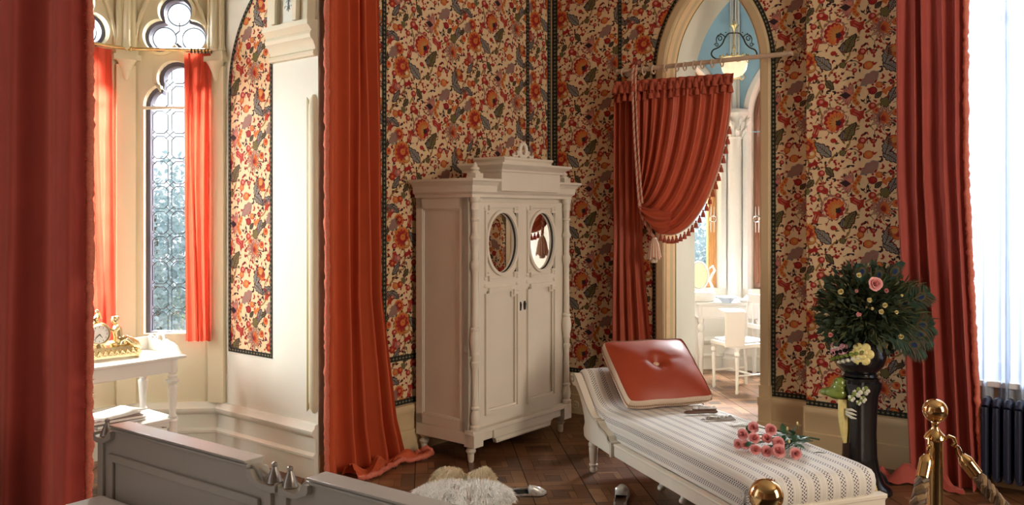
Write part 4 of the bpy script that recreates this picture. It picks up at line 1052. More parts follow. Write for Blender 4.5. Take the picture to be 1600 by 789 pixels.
# footstool pushed below the daybed
fs_ = thing('footstool', 'small cream carved footstool pushed beneath the daybed', 'footstool', on_floor(1050, 776), math.atan2(.337, .941))
mb = MB(); mb.box(.03, .33, -.15, .13, .095, .150); mb.build('top', M_paint_dk, fs_, bevel=.012)
for x, y, sx, sy in ((.03, .11, -1, 1), (.03, -.13, -1, -1), (.31, .11, 1, 1), (.31, -.13, 1, -1)):
    mb = MB(); mb.tube([(x+sx*.035, y, .016), (x+sx*.03, y, .032), (x+sx*.008, y, .050), (x, y, .075), (x, y, .10)], [.017, .020, .013, .017, .020], 10); mb.ball((x+sx*.04, y, .018), (.020, .020, .018)); mb.build('leg', M_paint, fs_)
# fur rug
rug = thing('fur_rug', 'white long-haired fur rug with two tan tufts, on the parquet beside the bed foot', 'rug', on_floor(726, 774))
def fur(mb, n, cx, cy, rx, ry, h0, L, seed, lay=(0, -1, .2), m=0, cone=0):
    R = random.Random(seed)
    for k in range(n):
        a = R.uniform(0, 2*PI); q = math.sqrt(R.random()); x, y = cx+rx*q*cos(a), cy+ry*q*sin(a); z = h0*(1-q**2.5)
        rad = Vector((cos(a)*q, sin(a)*q, 0)); cl = noise.noise_vector(Vector((x*14, y*14, seed)))*1.15
        d = (Vector(lay)*.5+rad*.8+Vector((0, 0, .55))+Vector((cl.x, cl.y, cl.z*.4))+Vector((R.uniform(-.2, .2), R.uniform(-.2, .2), R.uniform(-.1, .2)))).normalized()
        l = L*R.uniform(.6, 1.2); s = d.orthogonal().normalized(); s = Matrix.Rotation(R.uniform(0, 6.3), 3, d) @ s; w =   .0020 if m == 0 else .0022
        b = Vector((x, y, z)); m1 = b+d*l*.55; e = b+d*l*.9+Vector((0, 0, -l*.38)); 
        if e.z < .004: e.z = .004
        mb.add([b-s*w, b+s*w, m1+s*w*.9, m1-s*w*.9, e], [(0, 1, 2, 3), (3, 2, 4)], m)
mb = MB(); mb.lathe([(.23, 0), (.24, .006), (.22, .02), (.15, .035), (.0001, .042)], (0, -.14, 0), 28, 0, None, 1, 1.15); 
mb.build('pelt', M_fur, rug)
mb = MB(); fur(mb, 16000, 0, -.19, .25, .25, .050, .13, 3); mb.build('white_pile', M_fur, rug, smooth=0)
mb = MB()
for cx, cy, rx, ry, sd in ((-.085, .10, .10, .075, 5), (.095, .10, .080, .07, 9)):
    mb.ball((cx, cy, .04), (rx, ry, .05), 0, 16, 8); fur(mb, 3600, cx, cy, rx*.95, ry*.95, .088, .085, sd, (.2*cos(sd), -.4, .7))
mb.build('tan_tufts', M_furtan, rug, smooth=0)
# ------------------------------------------------------------------ curtains
def pxs(fr, px, py, o=0):
    """photo point onto a vertical plane standing o in front of a wall: (s,z)"""
    O = fr.O+fr.n*o; k = (px-800)/1340
    s = (k*O.y-O.x)/(fr.d.x-k*fr.d.y); Y = O.y+fr.d.y*s
    return s, 1.6-(py-336)*Y/1340
def drape(mb, fr, o, s0, s1, z0, z1, folds, amp, seed, flare=(0, 0), nz=40, mat=0, per=14, sharp=.3, drift=.02, puddle=0, edges=None):
    """hanging cloth with irregular pleats between s0 and s1"""
    R = random.Random(seed); ph = [R.uniform(-.5, .5) for _ in range(folds+2)]; am = [R.uniform(.6, 1.25) for _ in range(folds+2)]; wd = [R.uniform(.7, 1.35) for _ in range(folds)]
    tot = sum(wd); cum = [0]
    for w in wd: cum.append(cum[-1]+w/tot)
    nu = folds*per
    def f(u, v):
        z = z1+(z0-z1)*v
        k = min(range(folds), key=lambda i: 0 if cum[i] <= u <= cum[i+1] else 1); t = (u-cum[k])/(cum[k+1]-cum[k])
        a = am[k]*amp*(.55+.45*min(1, v*3)); w = sin(2*PI*t)+sharp*sin(4*PI*t+ph[k])
        sh = drift*sin(v*3+ph[k]*4)*sin(PI*u)
        fl = v**3
        if edges: l, r = edges(v)
        else: l, r = s0+flare[0]*fl, s1+flare[1]*fl
        s = l+(r-l)*(u+.012*sin(2*PI*t+1.2))+sh
        oo = o+a*w*(1+.5*fl)+.012*noise.noise(Vector((u*6, v*5, seed)))
        if puddle and v > .94: oo += puddle*((v-.94)/.06)**2
        return fr(s, z, oo)
    mb.grid(f, nu, nz, mat); return f
def fringe_edge(mb, f, u, n=150, r=.020, mat=0, seed=1, v0=0, v1=1):
    R = random.Random(seed); pts = []; rs = []
    for i in range(n+1):
        v = v0+(v1-v0)*i/n; p = f(u, v); pts.append(p+Vector((R.uniform(-.003, .003), R.uniform(-.003, .003), 0))); rs.append(r*(R.uniform(.75, 1.2)))
    mb.tube(pts, rs, 9, mat)
    for i in range(n*14):
        v = v0+(v1-v0)*R.random(); p = f(u, v); d = Vector((R.gauss(0, 1), R.gauss(0, 1), R.gauss(-.5, .6))).normalized(); l = r*R.uniform(1.2, 1.75); s = d.orthogonal().normalized()*.0028
        mb.add([p-s, p+s, p+d*l], [(0, 1, 2)], mat)
# bay: left and right velvet curtains along the wall line
c = thing('velvet_curtain', 'dark red velvet curtain at the far left edge, left side of the bay opening', 'curtain', W1(-2.6, 0, .1))
def rel(root, mb): 
    l = root.location; mb.v = [(v[0]-l.x, v[1]-l.y, v[2]-l.z) for v in mb.v]; return mb
mb = MB(); f = drape(mb, W1, .16, -2.95, pxs(W1, 138, 300, .16)[0], .0, 3.9, 3, .055, 21, (0, -.01), per=26); rel(c, mb).build('curtain_cloth', M_velvet, c, smooth=180)
mb = MB(); fringe_edge(mb, f, 1, 170, .019, 0, 2); rel(c, mb).build('fringe', M_fringe, c, smooth=180)
c = thing('velvet_curtain', 'orange-red velvet curtain trailing on the floor left of the white wardrobe', 'curtain', W1(-.6, 0, .1))
mb = MB(); f = drape(mb, W1, .09, -.80, -.375, .012, 3.9, 5, .040, 33, per=16, nz=60, edges=lambda v: (-.845-.005*v, -.440+.06*v+.14*max(0, v-.72)/.28+.05*max(0, v-.93)/.07))
rel(c, mb).build('curtain_cloth', M_velvet_o, c, smooth=180)
mb = MB(); fringe_edge(mb, f, 0, 170, .017, 0, 3); rel(c, mb).build('fringe', M_fringe, c, smooth=180)
mb = MB()
def pud(u, v):
    s = -.74+.62*u; o = .10+.16*v*(1-.35*u)+.03*sin(9*u); z = .012+.085*max(0, sin(PI*v))**.7*(1-.3*u)*(.55+.45*sin(17*u+3*v))+.02*noise.noise(Vector((u*9, v*9, 0)))
    return W1(s+.05*v*u, max(z, .006), o)
mb.grid(pud, 50, 16); rel(c, mb).build('trailing_hem', M_velvet_o, c, smooth=180)
mb = MB(); fringe_edge(mb, lambda u, v: pud(v, 1)+Vector((0, 0, .014)), 0, 60, .016, 0, 8); fringe_edge(mb, lambda u, v: pud(1, v)+Vector((0, 0, .012)), 0, 14, .014, 0, 8); rel(c, mb).build('hem_fringe', M_fringe, c, smooth=180)
# big window: red curtain and sheers
c = thing('velvet_curtain', 'red velvet curtain with fringe right of the flower stand, beside the sheer window', 'curtain', W3(.9, 0, .2))
sA = pxs(W3, 1398, 300, .20)[0]; sB = pxs(W3, 1508, 300, .20)[0]; sC = pxs(W3, 1420, 640, .20)[0]; sD = pxs(W3, 1534, 740, .20)[0]
mb = MB(); f = drape(mb, W3, .20, sA, sB, .012, 3.9, 5, .036, 45, per=16, nz=60, edges=lambda v: (sA+.005+(sC-sA)*max(0, (v-.55)/.45)**.9, sB+(sD-sB)*max(0, (v-.5)/.5)**1.2))
rel(c, mb).build('curtain_cloth', M_velvet, c, smooth=180)
mb = MB(); fringe_edge(mb, f, 1, 170, .016, 0, 4); rel(c, mb).build('fringe', M_fringe, c, smooth=180)
mb = MB()
def pud2(u, v): return W3(sC-.17+.50*u*(.9+.1*v), max(.006, .012+(.13-.06*u)*sin(PI*v)**.7*(.55+.45*sin(16*u+1+2*v))*min(1, 8*u+.15)+.02*noise.noise(Vector((u*9, v*6, 3)))), .20+.14*v*(1-.3*u)+.03*sin(8*u))
mb.grid(pud2, 40, 14); rel(c, mb).build('trailing_hem', M_velvet, c, smooth=180)
c = thing('sheer_curtain', 'translucent white sheer curtain nearest the red curtain at the big window', 'curtain', W3(1.1, 0, .05))
s1 = pxs(W3, 1567, 300, .03)[0]; s2 = pxs(W3, 1585, 300, .03)[0]
mb = MB(); drape(mb, W3, .02, .80, s1+.03, .50, 3.8, 5, .014, 51, per=12, drift=.004); rel(c, mb).build('sheer_cloth', M_sheer, c, smooth=180)
c = thing('sheer_curtain', 'translucent white sheer curtain at the right edge of the photo, above the radiator', 'curtain', W3(1.6, 0, .05))
mb = MB(); drape(mb, W3, .035, s1, 2.15, .50, 3.8, 10, .014, 57, per=12, drift=.004); rel(c, mb).build('sheer_cloth', M_sheer, c, smooth=180)

# ---- radiator below the window
ra = thing('radiator', 'dark navy cast iron column radiator below the sheer curtains', 'radiator', W3(1.5, 0, .15), W3.ang())
sec = MB()
for y in (-.055, 0, .055):
    sec.tube([(0, y, .10), (0, y, .14), (0, y, .46), (0, y, .50)], [.020, .024, .024, .020], 10, flat=.75)
sec.tube([(0, -.058, .50), (0, -.03, .525), (0, .03, .525), (0, .058, .50)], [.020, .026, .026, .020], 10); sec.tube([(0, -.058, .10), (0, 0, .085), (0, .058, .10)], [.020, .024, .020], 10)
sec.box(-.026, .026, -.02, .02, .495, .515); sec.box(-.026, .026, -.02, .02, .105, .125)
so = sec.build('section', M_iron, ra, loc=(-.40, 0, 0))
for k in range(1, 16): dup(so, ra, (-.40+.056*k, 0, 0))
for x in (-.40, .44):
    mb = MB(); mb.tube([(x, -.05, .10), (x, -.06, .05), (x, -.065, .0)], [.018, .013, .020], 8); mb.tube([(x, .05, .10), (x, .06, .05), (x, .065, .0)], [.018, .013, .020], 8); mb.build('foot', M_iron, ra)

# ---- doorway rod, rings, portiere
RO = .135
rl = pxs(W2, 966, 117, RO); rr = pxs(W2, 1262, 84, .06)
rod = thing('curtain_rod', 'long pale wooden curtain rod with rings across the doorway arch', 'rod', W2(rl[0], 2.70, RO), W2.ang())
RL = 2.00-rl[0]
mb = MB(); mb.tube([(0, 0, 0), (RL, 0, 0)], .0165, 14); mb.tube([(-.012, 0, 0), (0, 0, 0)], .020, 12); mb.build('pole', M_rod, rod)
for x, y in ((.03, RO-.03), (RL-.015, RO+.0)):
    mb = MB(); mb.tube([(x, -.02, 0), (x, y, 0)], .009, 8); mb.lathe([(.025, 0), (.022, .01)], (0, 0, 0), 12, 0, Matrix.Translation((x, y, 0)) @ Matrix.Rotation(-PI/2, 4, 'X')); mb.build('bracket', M_rod, rod)
ringm = MB().tube([(0, .030*cos(t), -.012+.030*sin(t)) for t in [2*PI*k/20 for k in range(20)]], .0055, 8, closed=True)
ring0 = ringm.build('ring', M_rod, rod, loc=(.04, 0, 0)); rxs = [pxs(W2, x, 115, RO)[0]-rl[0] for x in (992, 1006, 1021, 1040, 1058, 1070, 1085, 1097, 1113, 1128)]
for x in rxs: dup(ring0, rod, (x, 0, 0))
po = thing('door_curtain', 'rust red tasselled door curtain drawn aside across the doorway arch', 'curtain', W2(.75, 0, .12))
def T_(u): return W2(*pxs(W2, 963+u*(1142-963), 138-u*14, .14), .14)
def bezp(P, t): 
    a, b, c_, d = P; return tuple(a[i]*(1-t)**3+3*b[i]*t*(1-t)**2+3*c_[i]*t*t*(1-t)+d[i]*t**3 for i in (0, 1))
U0 = .16
LC = [(993, 136), (996, 200), (998, 260), (996, 316)]; RC = [(1142, 124), (1143, 300), (1062, 438), (1000, 326)]
def swag(u, v):
    w = u**1.05; P = [tuple(LC[k][i]+(RC[k][i]-LC[k][i])*w for i in (0, 1)) for k in range(4)]
    px, py = bezp(P, v)
    fold = sin(2*PI*(u*9.0+.35*sin(5*u)))+.35*sin(2*PI*u*21+1+2*v)
    amp = .033*(.7+.3*min(1, v*4))*(1-v)**.35
    o = .17+.055*sin(PI*v)*u+amp*fold+.05*max(0, v-.6)*u*2*(1-v)*2
    s, z = pxs(W2, px, py, .17); return W2(s, z, o)
mb = MB(); mb.grid(swag, 150, 60)
def tail(u, v):
    l = 960-9*v*0-4*v; r = 1003+6*v if v < .5 else 1006+(v-.5)*2*26
    px = l+(r-l)*u; py = 134+v*(0); z1 = 2.60; z = z1+(.015-z1)*v
    s, _ = pxs(W2, px, 300, .12); fold = sin(2*PI*(u*4.5+.2*sin(4*u)))+.3*sin(2*PI*u*10+v)
    return W2(s, z, .115+.024*fold*(1-.5*math.exp(-((v-.46)/.12)**2))+.03*max(0, u-.6)*math.exp(-((v-.46)/.15)**2))
mb.grid(tail, 70, 60)
# gathered pouch turning back to the tie
def pouch(u, v):
    px = 998+u*52*(1-.1*v); py = 322+44*sin(PI*u*.62)*v+(20-30*v)*u*.5+v*4
    s, z = pxs(W2, px, py, .26); return W2(s, z, .262+.035*sin(PI*u)*sin(PI*v*.9+.2)+.012*sin(2*PI*(v*2.5+u*.6)))
mb.grid(pouch, 30, 24)
rel(po, mb).build('curtain_cloth', M_satin, po, smooth=180)
mb = MB()
def head(u, v):
    p = W2(*pxs(W2, 961+u*185, 128-u*14+v*(20-4*u), .165), .165); return p+W2.n*(.012*sin(2*PI*u*13+v)+.01*v)
mb.grid(head, 110, 4); rel(po, mb).build('fringe_heading', M_tassel, po, smooth=180, solid=.006)
tas = MB(); tas.lathe([(.004, 0), (.007, -.004), (.009, -.012), (.006, -.018), (.013, -.026), (.019, -.05), (.021, -.066), (.019, -.068), (.0001, -.066)], (0, 0, 0), 10)
t0 = None; Rt = random.Random(6)
for row, (n, dv, sc) in enumerate(((19, .30, .92), (18, .95, 1.0))):
    for k in range(n):
        p = head((k+.5*(row % 2)+.25)/n, dv)+W2.n*(.016 if row else .024)-po.location
        if t0 is None: t0 = tas.build('tassel', M_tassel, po, loc=p, smooth=60); t0.scale = (sc,)*3
        else: dup(t0, po, p, None, sc*Rt.uniform(.92, 1.08))
for k in range(22):
    v = .14+k*.033
    p = swag(1, v)+W2.d*.012-Vector((0, 0, .012))-po.location
    if v < .9: dup(t0, po, p, None, .80)
mb = MB(); mb.tube([swag(1, .02+i*.88/60)+W2.d*.004 for i in range(61)], .006, 6); rel(po, mb).build('edge_braid', M_tan_braid, po)
# tie rope looped over the rod, with its big tassel
tie = thing('tie_rope', 'twisted pink and cream tie rope hanging over the rod, ending in a cream tassel', 'rope', W2(*pxs(W2, 990, 118, RO), RO))
path = [(992, 121, .20), (988, 112, .17), (988, 109, .135), (986, 118, .10)]
def ropept(px, py, o): s, z = pxs(W2, px, py, o); return W2(s, z, o)
fr_pts = [(989, 110, .16), (988, 125, .195), (989, 160, .205), (991, 210, .215), (994, 260, .23), (997, 300, .25), (999, 318, .262)]
def smooth_path(P, n):
    out = []
    for i in range(len(P)-1):
        p0, p1, p2, p3 = P[max(i-1, 0)], P[i], P[i+1], P[min(i+2, len(P)-1)]
        for k in range(n):
            t = k/n; out.append(.5*((2*p1)+(p2-p0)*t+(2*p0-5*p1+4*p2-p3)*t*t+(3*p1-p0-3*p2+p3)*t**3))
    return out+[P[-1]]
def twisted(mb, pts, r, strands=3, pitch=.06, mats=(0,), n=6, off=.58):
    pts = [Vector(p) for p in pts]; L = [0]
    for i in range(1, len(pts)): L.append(L[-1]+(pts[i]-pts[i-1]).length)
    fr_ = []; u = None
    for i in range(len(pts)):
        t = (pts[min(i+1, len(pts)-1)]-pts[max(i-1, 0)]).normalized()
        u = t.orthogonal().normalized() if u is None else (u-t*u.dot(t)).normalized(); fr_.append((u, t.cross(u)))
    for s in range(strands):
        mb.tube([pts[i]+fr_[i][0]*(r*off*cos(L[i]/pitch*2*PI+s*2*PI/strands))+fr_[i][1]*(r*off*sin(L[i]/pitch*2*PI+s*2*PI/strands)) for i in range(len(pts))], r*(1.08-off), n, mats[s % len(mats)])
mb = MB(); P = [ropept(*q) for q in fr_pts]; top = ropept(991, 108, RO)+Vector((0, 0, .02)); bk = ropept(992, 130, .08)
twisted(mb, smooth_path([bk, top]+P, 16), .0095, 3, .06, (0, 1, 0)); P2_ = [ropept(x+5, y, o-.012) for x, y, o in fr_pts]
twisted(mb, smooth_path([bk, top+W2.d*.02]+P2_, 16), .0085, 3, .06, (1, 0, 0)); rel(tie, mb).build('cord', [M_tan_braid, M_fringe], tie)
mb = MB(); tp = ropept(1022, 371, .20); twisted(mb, smooth_path([P[-1], ropept(1004, 340, .26), ropept(1016, 362, .22), tp], 10), .012, 3, .05, (0, 1, 0))
for k in range(40):
    a = 2*PI*k/40; q = Vector((cos(a), sin(a), 0)); mb.tube([tp+q*.014+Vector((0, 0, -.01)), tp+q*.030+Vector((0, 0, -.05)), tp+q*.050+Vector((0, 0, -.155+.01*sin(k*7)))], [.005, .006, .005], 5, 2 if k % 3 else 1)
mb.lathe([(.010, .0), (.020, -.008), (.022, -.022), (.016, -.03), (.026, -.04), (.036, -.09), (.044, -.14), (.0001, -.14)], tp, 14, 2)
mb.lathe([(.018, -.14), (.026, -.16), (.024, -.185), (.0001, -.19)], tp, 12, 2)
rel(tie, mb).build('tassel', [M_tan_braid, M_fringe, mat('cream_silk', (.72, .60, .45), .6, sheen=.4, var=.2, vscale=60)], tie)

# ---- bay window curtains and rods
def bay_rod(fr, s0, s1, label):
    r = thing('curtain_rod', label, 'rod', fr(s0, 2.705, .065), fr.ang()); L = s1-s0
    mb = MB(); mb.tube([(0, 0, 0), (L, 0, 0)], .011, 10); mb.ball((0, 0, 0), .017, 0, 10, 8); mb.ball((L, 0, 0), .017, 0, 10, 8); mb.build('pole', M_brass, r)
    for x in (.01, L-.01):
        b = MB(); b.tube([(x, 0, 0), (x, .07 if fr.n.dot(Vector((-fr.d.y, fr.d.x, 0))) < 0 else -.07, 0)], .006, 6); b.build('bracket', M_brass, r)
    return r
r1 = bay_rod(B1, .015, .56, 'thin brass curtain rod below the trefoil window in the bay')
rg = MB().tube([(0, .016*cos(t), -.006+.016*sin(t)) for t in [2*PI*k/16 for k in range(16)]], .003, 6, closed=True).build('ring', M_blackiron, r1, loc=(.02, 0, 0))
for k in range(1, 7): dup(rg, r1, (.02+.022*k, 0, 0))
r2 = bay_rod(B2, .03, .60, 'thin brass curtain rod at the left bay window beside the dark red curtain')
c = thing('window_curtain', 'short coral curtain drawn to the right of the leaded bay window', 'curtain', B1(.14, 0, .07))
sA = pxs(B1, 329, 300, .07)[0]; sB = pxs(B1, 288, 300, .07)[0]
mb = MB(); drape(mb, B1, .065, sA, sB, .755, 2.685, 4, .017, 61, per=14, edges=lambda v: (sA-.002, sB-.010*v)); rel(c, mb).build('curtain_cloth', M_baycloth, c, smooth=180)
c = thing('window_curtain', 'short coral curtain behind the clock, next to the dark red curtain', 'curtain', B2(.2, 0, .07))
sA = pxs(B2, 176, 300, .07)[0]; sB = sA+.24
mb = MB(); drape(mb, B2, .065, sA, sB, .755, 2.685, 4, .017, 67, per=14, edges=lambda v: (sA-.03*v, sB)); rel(c, mb).build('curtain_cloth', M_baycloth, c, smooth=180)

# ------------------------------------------------------------------ rope barrier
def stanchion(px, Y, label):
    x = (px-800)/1340*Y; s = thing('stanchion', label, 'barrier post', (x, Y, 0))
    MB().lathe([(.16, 0), (.16, .012), (.15, .025), (.06, .045), (.03, .06)], (0, 0, 0), 40).build('base', M_brass, s)
    MB().lathe([(.024, .05), (.024, .872)], (0, 0, 0), 28).build('post', M_brass, s)
    MB().lathe([(.030, .866), (.034, .872), (.030, .882), (.018, .895), (.011, .906), (.010, .918), (.014, .924), (.012, .93)], (0, 0, 0), 28).build('collar', M_brass, s)
    MB().ball((0, 0, .962), .0385, 0, 40, 28).build('ball', M_brass, s)
    return s, Vector((x, Y, 0))
sa, pa = stanchion(1461, 2.80, 'brass barrier post with ball top, right, in front of the red curtain')
sb, pb_ = stanchion(1197, 1.95, 'brass barrier post at the foot of the daybed, only its ball in view')
def hook(s, ang):
    mb = MB(); d = Vector((cos(ang), sin(ang), 0)); mb.tube([d*.026+Vector((0, 0, .874)), d*.042+Vector((0, 0, .885)), d*.056+Vector((0, 0, .880)), d*.060+Vector((0, 0, .866)), d*.050+Vector((0, 0, .856))], .006, 8); mb.build('hook', M_brass, s)
M_rope_dk = mat('dark_brown_rope', (.09, .05, .025), .6, sheen=.3, var=.3, vscale=150)
def barrier_rope(p0, p1, sag, label):
    d = (p1-p0); dn = Vector((d.x, d.y, 0)).normalized(); A = p0+dn*.056+Vector((0, 0, .858)); B = p1-dn*.056+Vector((0, 0, .858))
    t = thing('barrier_rope', label, 'rope', A); pts = []
    for i in range(121):
        u = i/120; q = A.lerp(B, u); pts.append(q-Vector((0, 0, sag*4*u*(1-u)+.02*sin(PI*u))))
    L = 0; cut = []
    for i in range(len(pts)): cut.append(pts[i])
    mb = MB(); 
    def along(l0, l1, P):
        o = []; acc = 0
        for i in range(1, len(P)):
            acc += (P[i]-P[i-1]).length
            if l0 <= acc <= l1: o.append(P[i])
        return o
    tot = sum((pts[i]-pts[i-1]).length for i in range(1, len(pts)))
    twisted(mb, along(.10, tot-.10, pts), .0215, 4, .075, (0, 1, 0, 1), 8); rel(t, mb).build('braided_rope', [M_rope_br, M_rope_dk], t)
    for P in (pts, pts[::-1]):
        e = along(.028, .118, P); mb = MB(); n = len(e); mb.tube(e, [.012 if i == 0 else .0215 for i in range(n)], 18); mb.tube([e[0]+(e[0]-e[1]).normalized()*.012+Vector((0, 0, .0))+.014*(cos(a)*(e[0]-e[1]).normalized()+sin(a)*Vector((0, 0, 1))) for a in [2*PI*k/14 for k in range(14)]], .0042, 6, closed=True)
        rel(t, mb).build('end_cap', M_brass, t)
    return t
pc = pa+Vector((1.10, -.86, 0)); 
sc_, pc_ = stanchion(800+1340*(pa.x+1.10)/(pa.y-.86), pa.y-.86, 'brass barrier post beyond the right edge of the photo')
barrier_rope(pa, pb_, .40, 'brown braided barrier rope hanging left from the brass post')
barrier_rope(pa, pc, .42, 'brown braided barrier rope hanging right from the brass post, before the radiator')
hook(sa, math.atan2((pb_-pa).y, (pb_-pa).x)); hook(sa, math.atan2((pc-pa).y, (pc-pa).x)); hook(sb, math.atan2((pa-pb_).y, (pa-pb_).x)); hook(sc_, math.atan2((pa-pc).y, (pa-pc).x))

# ------------------------------------------------------------------ flower stand
Fp = Vector(((1343-800)/1340*5.0, 5.0, 0)); 
pd = thing('pedestal', 'glossy black ceramic flower stand with a modelled green bird, behind the daybed', 'flower stand', Fp, W3.ang())
wob = lambda a, z: 1+.07*cos(a*4)
MB().lathe([(.17, 0), (.17, .02), (.155, .04), (.13, .06), (.105, .12), (.092, .20), (.088, .34), (.092, .46), (.10, .56), (.115, .60), (.118, .63), (.10, .645), (.105, .66), (.0001, .662)], (0, 0, 0), 40, wob=wob).build('shaft', M_majolica, pd)
for k in range(4):
    a = PI/4+k*PI/2; mb = MB(); mb.tube([(.16*cos(a), .16*sin(a), .02), (.14*cos(a), .14*sin(a), .07), (.10*cos(a), .10*sin(a), .12)], [.026, .02, .01], 8); mb.build('foot', M_majyellow if k == 3 else M_majolica, pd)
mb = MB()   # bird
bp_ = Vector((-.105, -.075, .565))
mb.ball(bp_, (.062, .048, .040), 0, 18, 12, None); mb.ball(bp_+Vector((.02, -.012, .055)), (.036, .034, .040), 0, 16, 10); mb.ball(bp_+Vector((.012, -.012, .03)), (.042, .036, .04), 0, 14, 10)
mb.tube([bp_+Vector((-.04, 0, 0)), bp_+Vector((-.085, -.005, -.005)), bp_+Vector((-.10, -.005, -.012))], [.03, .018, .006], 10); mb.tube([bp_+Vector((.045, -.02, .055)), bp_+Vector((.07, -.028, .05))], [.012, .002], 8)
mb.ball(bp_+Vector((-.015, -.035, .0)), (.045, .016, .026), 0, 12, 8); o = mb.build('bird', M_majgreen, pd, smooth=180); o['label'] = 'green glazed bird'
mb = MB(); pts = [(-.068, -.082, .53), (-.066, -.092, .45), (-.062, -.088, .36), (-.058, -.082, .28)]
mb.tube(pts, [.030, .032, .026, .012], 10, flat=.55); mb.build('yellow_leaf', M_majyellow, pd)
mb = MB()
for k in range(3): mb.tube([(-.045, -.105, .455+.012*k), (-.01, -.115, .462+.014*(k-1)*1.6), (.015, -.108, .455+.02*(k-1))], [.007, .009, .003], 6)
mb.build('white_petals', M_majwhite, pd)
mb = MB()
for x, y, z, r in ((.02, -.11, .59, .03), (.05, -.10, .55, .02), (-.01, -.112, .55, .02), (.06, -.095, .60, .026), (.03, -.112, .53, .015)): 
    for k in range(5): mb.ball((x+r*.6*cos(k*1.26), y-.006, z+r*.6*sin(k*1.26)), (r*.5, r*.22, r*.5), 0 if k % 2 else 1, 10, 6)
mb.build('leaf_relief', [M_majgreen, M_majwhite], pd)
bw = thing('jardiniere', 'round black ceramic bowl with modelled roses on the flower stand', 'bowl', Fp+Vector((0, 0, .662)), W3.ang())
MB().lathe([(.075, 0), (.10, .006), (.09, .02), (.10, .03), (.135, .07), (.148, .12), (.140, .17), (.118, .20), (.122, .215), (.130, .222), (.122, .225), (.112, .20), (.0001, .19)], (0, 0, 0), 40).build('bowl', M_majolica, bw)
def flat_flower(name, p, r, m1, m2, tiltv):
    mb = MB()
    for k in range(6):
        a = k*PI/3; mb.ball((r*.58*cos(a), r*.58*sin(a), .0), (r*.42, r*.42, r*.16), 0, 12, 8)
    for k in range(5):
        a = k*2*PI/5+.3; mb.ball((r*.28*cos(a), r*.28*sin(a), r*.14), (r*.26, r*.26, r*.14), 0, 10, 6)
    mb.ball((0, 0, r*.26), r*.13, 1, 10, 6); o = mb.build(name, [m1, m2], bw); o.location = p; o.rotation_euler = Vector(tiltv).to_track_quat('Z', 'Y').to_euler(); return o
flat_flower('yellow_ceramic_rose', (.050, -.132, .150), .068, M_majyellow, M_rope_br, (.15, -1, .25))
flat_flower('pink_ceramic_rose', (-.120, -.080, .165), .052, M_majpink, M_majyellow, (-.8, -.7, .25))
flat_flower('pink_ceramic_rose', (-.055, -.128, .165), .038, M_majpink, M_majwhite, (-.3, -.9, .3))
mb = MB()
for k in range(26):
    a = -2.75+k*.065; z = .09+.09*((k*37) % 10)/10; q = Vector((.147*cos(a), .147*sin(a), z)); mb.ball(q, (.016, .016, .012), k % 3, 8, 5)
mb.build('leaf_relief', [M_majgreen, M_majwhite, M_majolica], bw)
fl = thing('dried_flower_arrangement', 'dark dried arrangement of peacock feathers and small roses in the black bowl', 'flowers', Fp+Vector((0, 0, .86)))
def fpt(px, py, dy=0): Y = 5.0+dy; return Vector(((px-800)/1340*Y, Y, 1.6-(py-336)*Y/1340))-fl.location
Rf = random.Random(12)
def leaf_cloud(name, n, fn, L, W, mats, seed):
    R = random.Random(seed); mb = MB()
    for k in range(n):
        p, d = fn(R); leaf_geo(mb, p, d, Vector((R.uniform(-1, 1), R.uniform(-1, 1), R.uniform(-.2, 1))), L*R.uniform(.6, 1.3), W*R.uniform(.6, 1.2), R.choice((0, 0, 0, 1)), .2, R.uniform(0, .5))
    o = mb.build(name, mats, fl, smooth=180); o['kind'] = 'stuff'; return o
core = Vector((0, 0, .06)); ctr = fpt(1362, 490)
def cloud(R):
    d = Vector((R.gauss(0, 1), R.gauss(0, 1), R.gauss(0, .85))).normalized(); q = R.random()**.45; p = ctr+Vector((d.x*.265*q-.04, d.y*.15*q, d.z*.27*q+.015)); return p, (d+Vector((R.uniform(-.5, .5), R.uniform(-.5, .5), R.uniform(-.1, .6))))
leaf_cloud('foliage', 2300, cloud, .050, .013, [M_foliage, M_foliage2], 5)
def needles(R):
    a = R.uniform(-2.9, -.2) if R.random() < .5 else R.uniform(0, 6.28); d = Vector((cos(a), sin(a)*.6, R.uniform(-.35, .9))).normalized(); q = R.uniform(.10, .27); return ctr+Vector((d.x*q, d.y*q*.7, d.z*q)), d+Vector((R.uniform(-.3, .3),)*3)
leaf_cloud('grass_sprays', 900, needles, .085, .0035, [M_foliage2, M_foliage], 8)
mb = MB()
for k in range(16):
    a = k*.4; mb.tube([core+Vector((0, 0, -.06)), core+Vector((.05*cos(a), .05*sin(a), .1)), ctr+Vector((.2*cos(a), .12*sin(a), .02+.1*sin(k)))], .0025, 5)
mb.build('stems', M_foliage2, fl)
b0 = rose_mesh('rose', 1, 31, M_rosepink, M_rosepink); b0.parent = fl; b0.location = fpt(1366, 444, -.22); b0.scale = (.042,)*3; b0.rotation_euler = Vector((.1, -1, .25)).to_track_quat('Z', 'Y').to_euler(); b0['label'] = 'large pink rose'
b1 = rose_mesh('rosebud', 1, 32, M_rosecream, M_rosecream, .7); first = True
for px, py, r in ((1341, 431, .022), (1314, 456, .023), (1357, 470, .021), (1376, 488, .022), (1382, 477, .021), (1408, 527, .021), (1400, 488, .016), (1362, 482, .013), (1408, 462, .012)):
    o = b1 if first else dup(b1, fl); first = False
    o.parent = fl; o.location = fpt(px, py, -.21+.02*Rf.random()); o.scale = (r, r, r*1.2); o.rotation_euler = Vector((Rf.uniform(-.5, .5), -1, Rf.uniform(0, .8))).to_track_quat('Z', 'Y').to_euler()
b2 = rose_mesh('pink_rosebud', 1, 33, M_rosepink, M_rosepink, .6); first = True
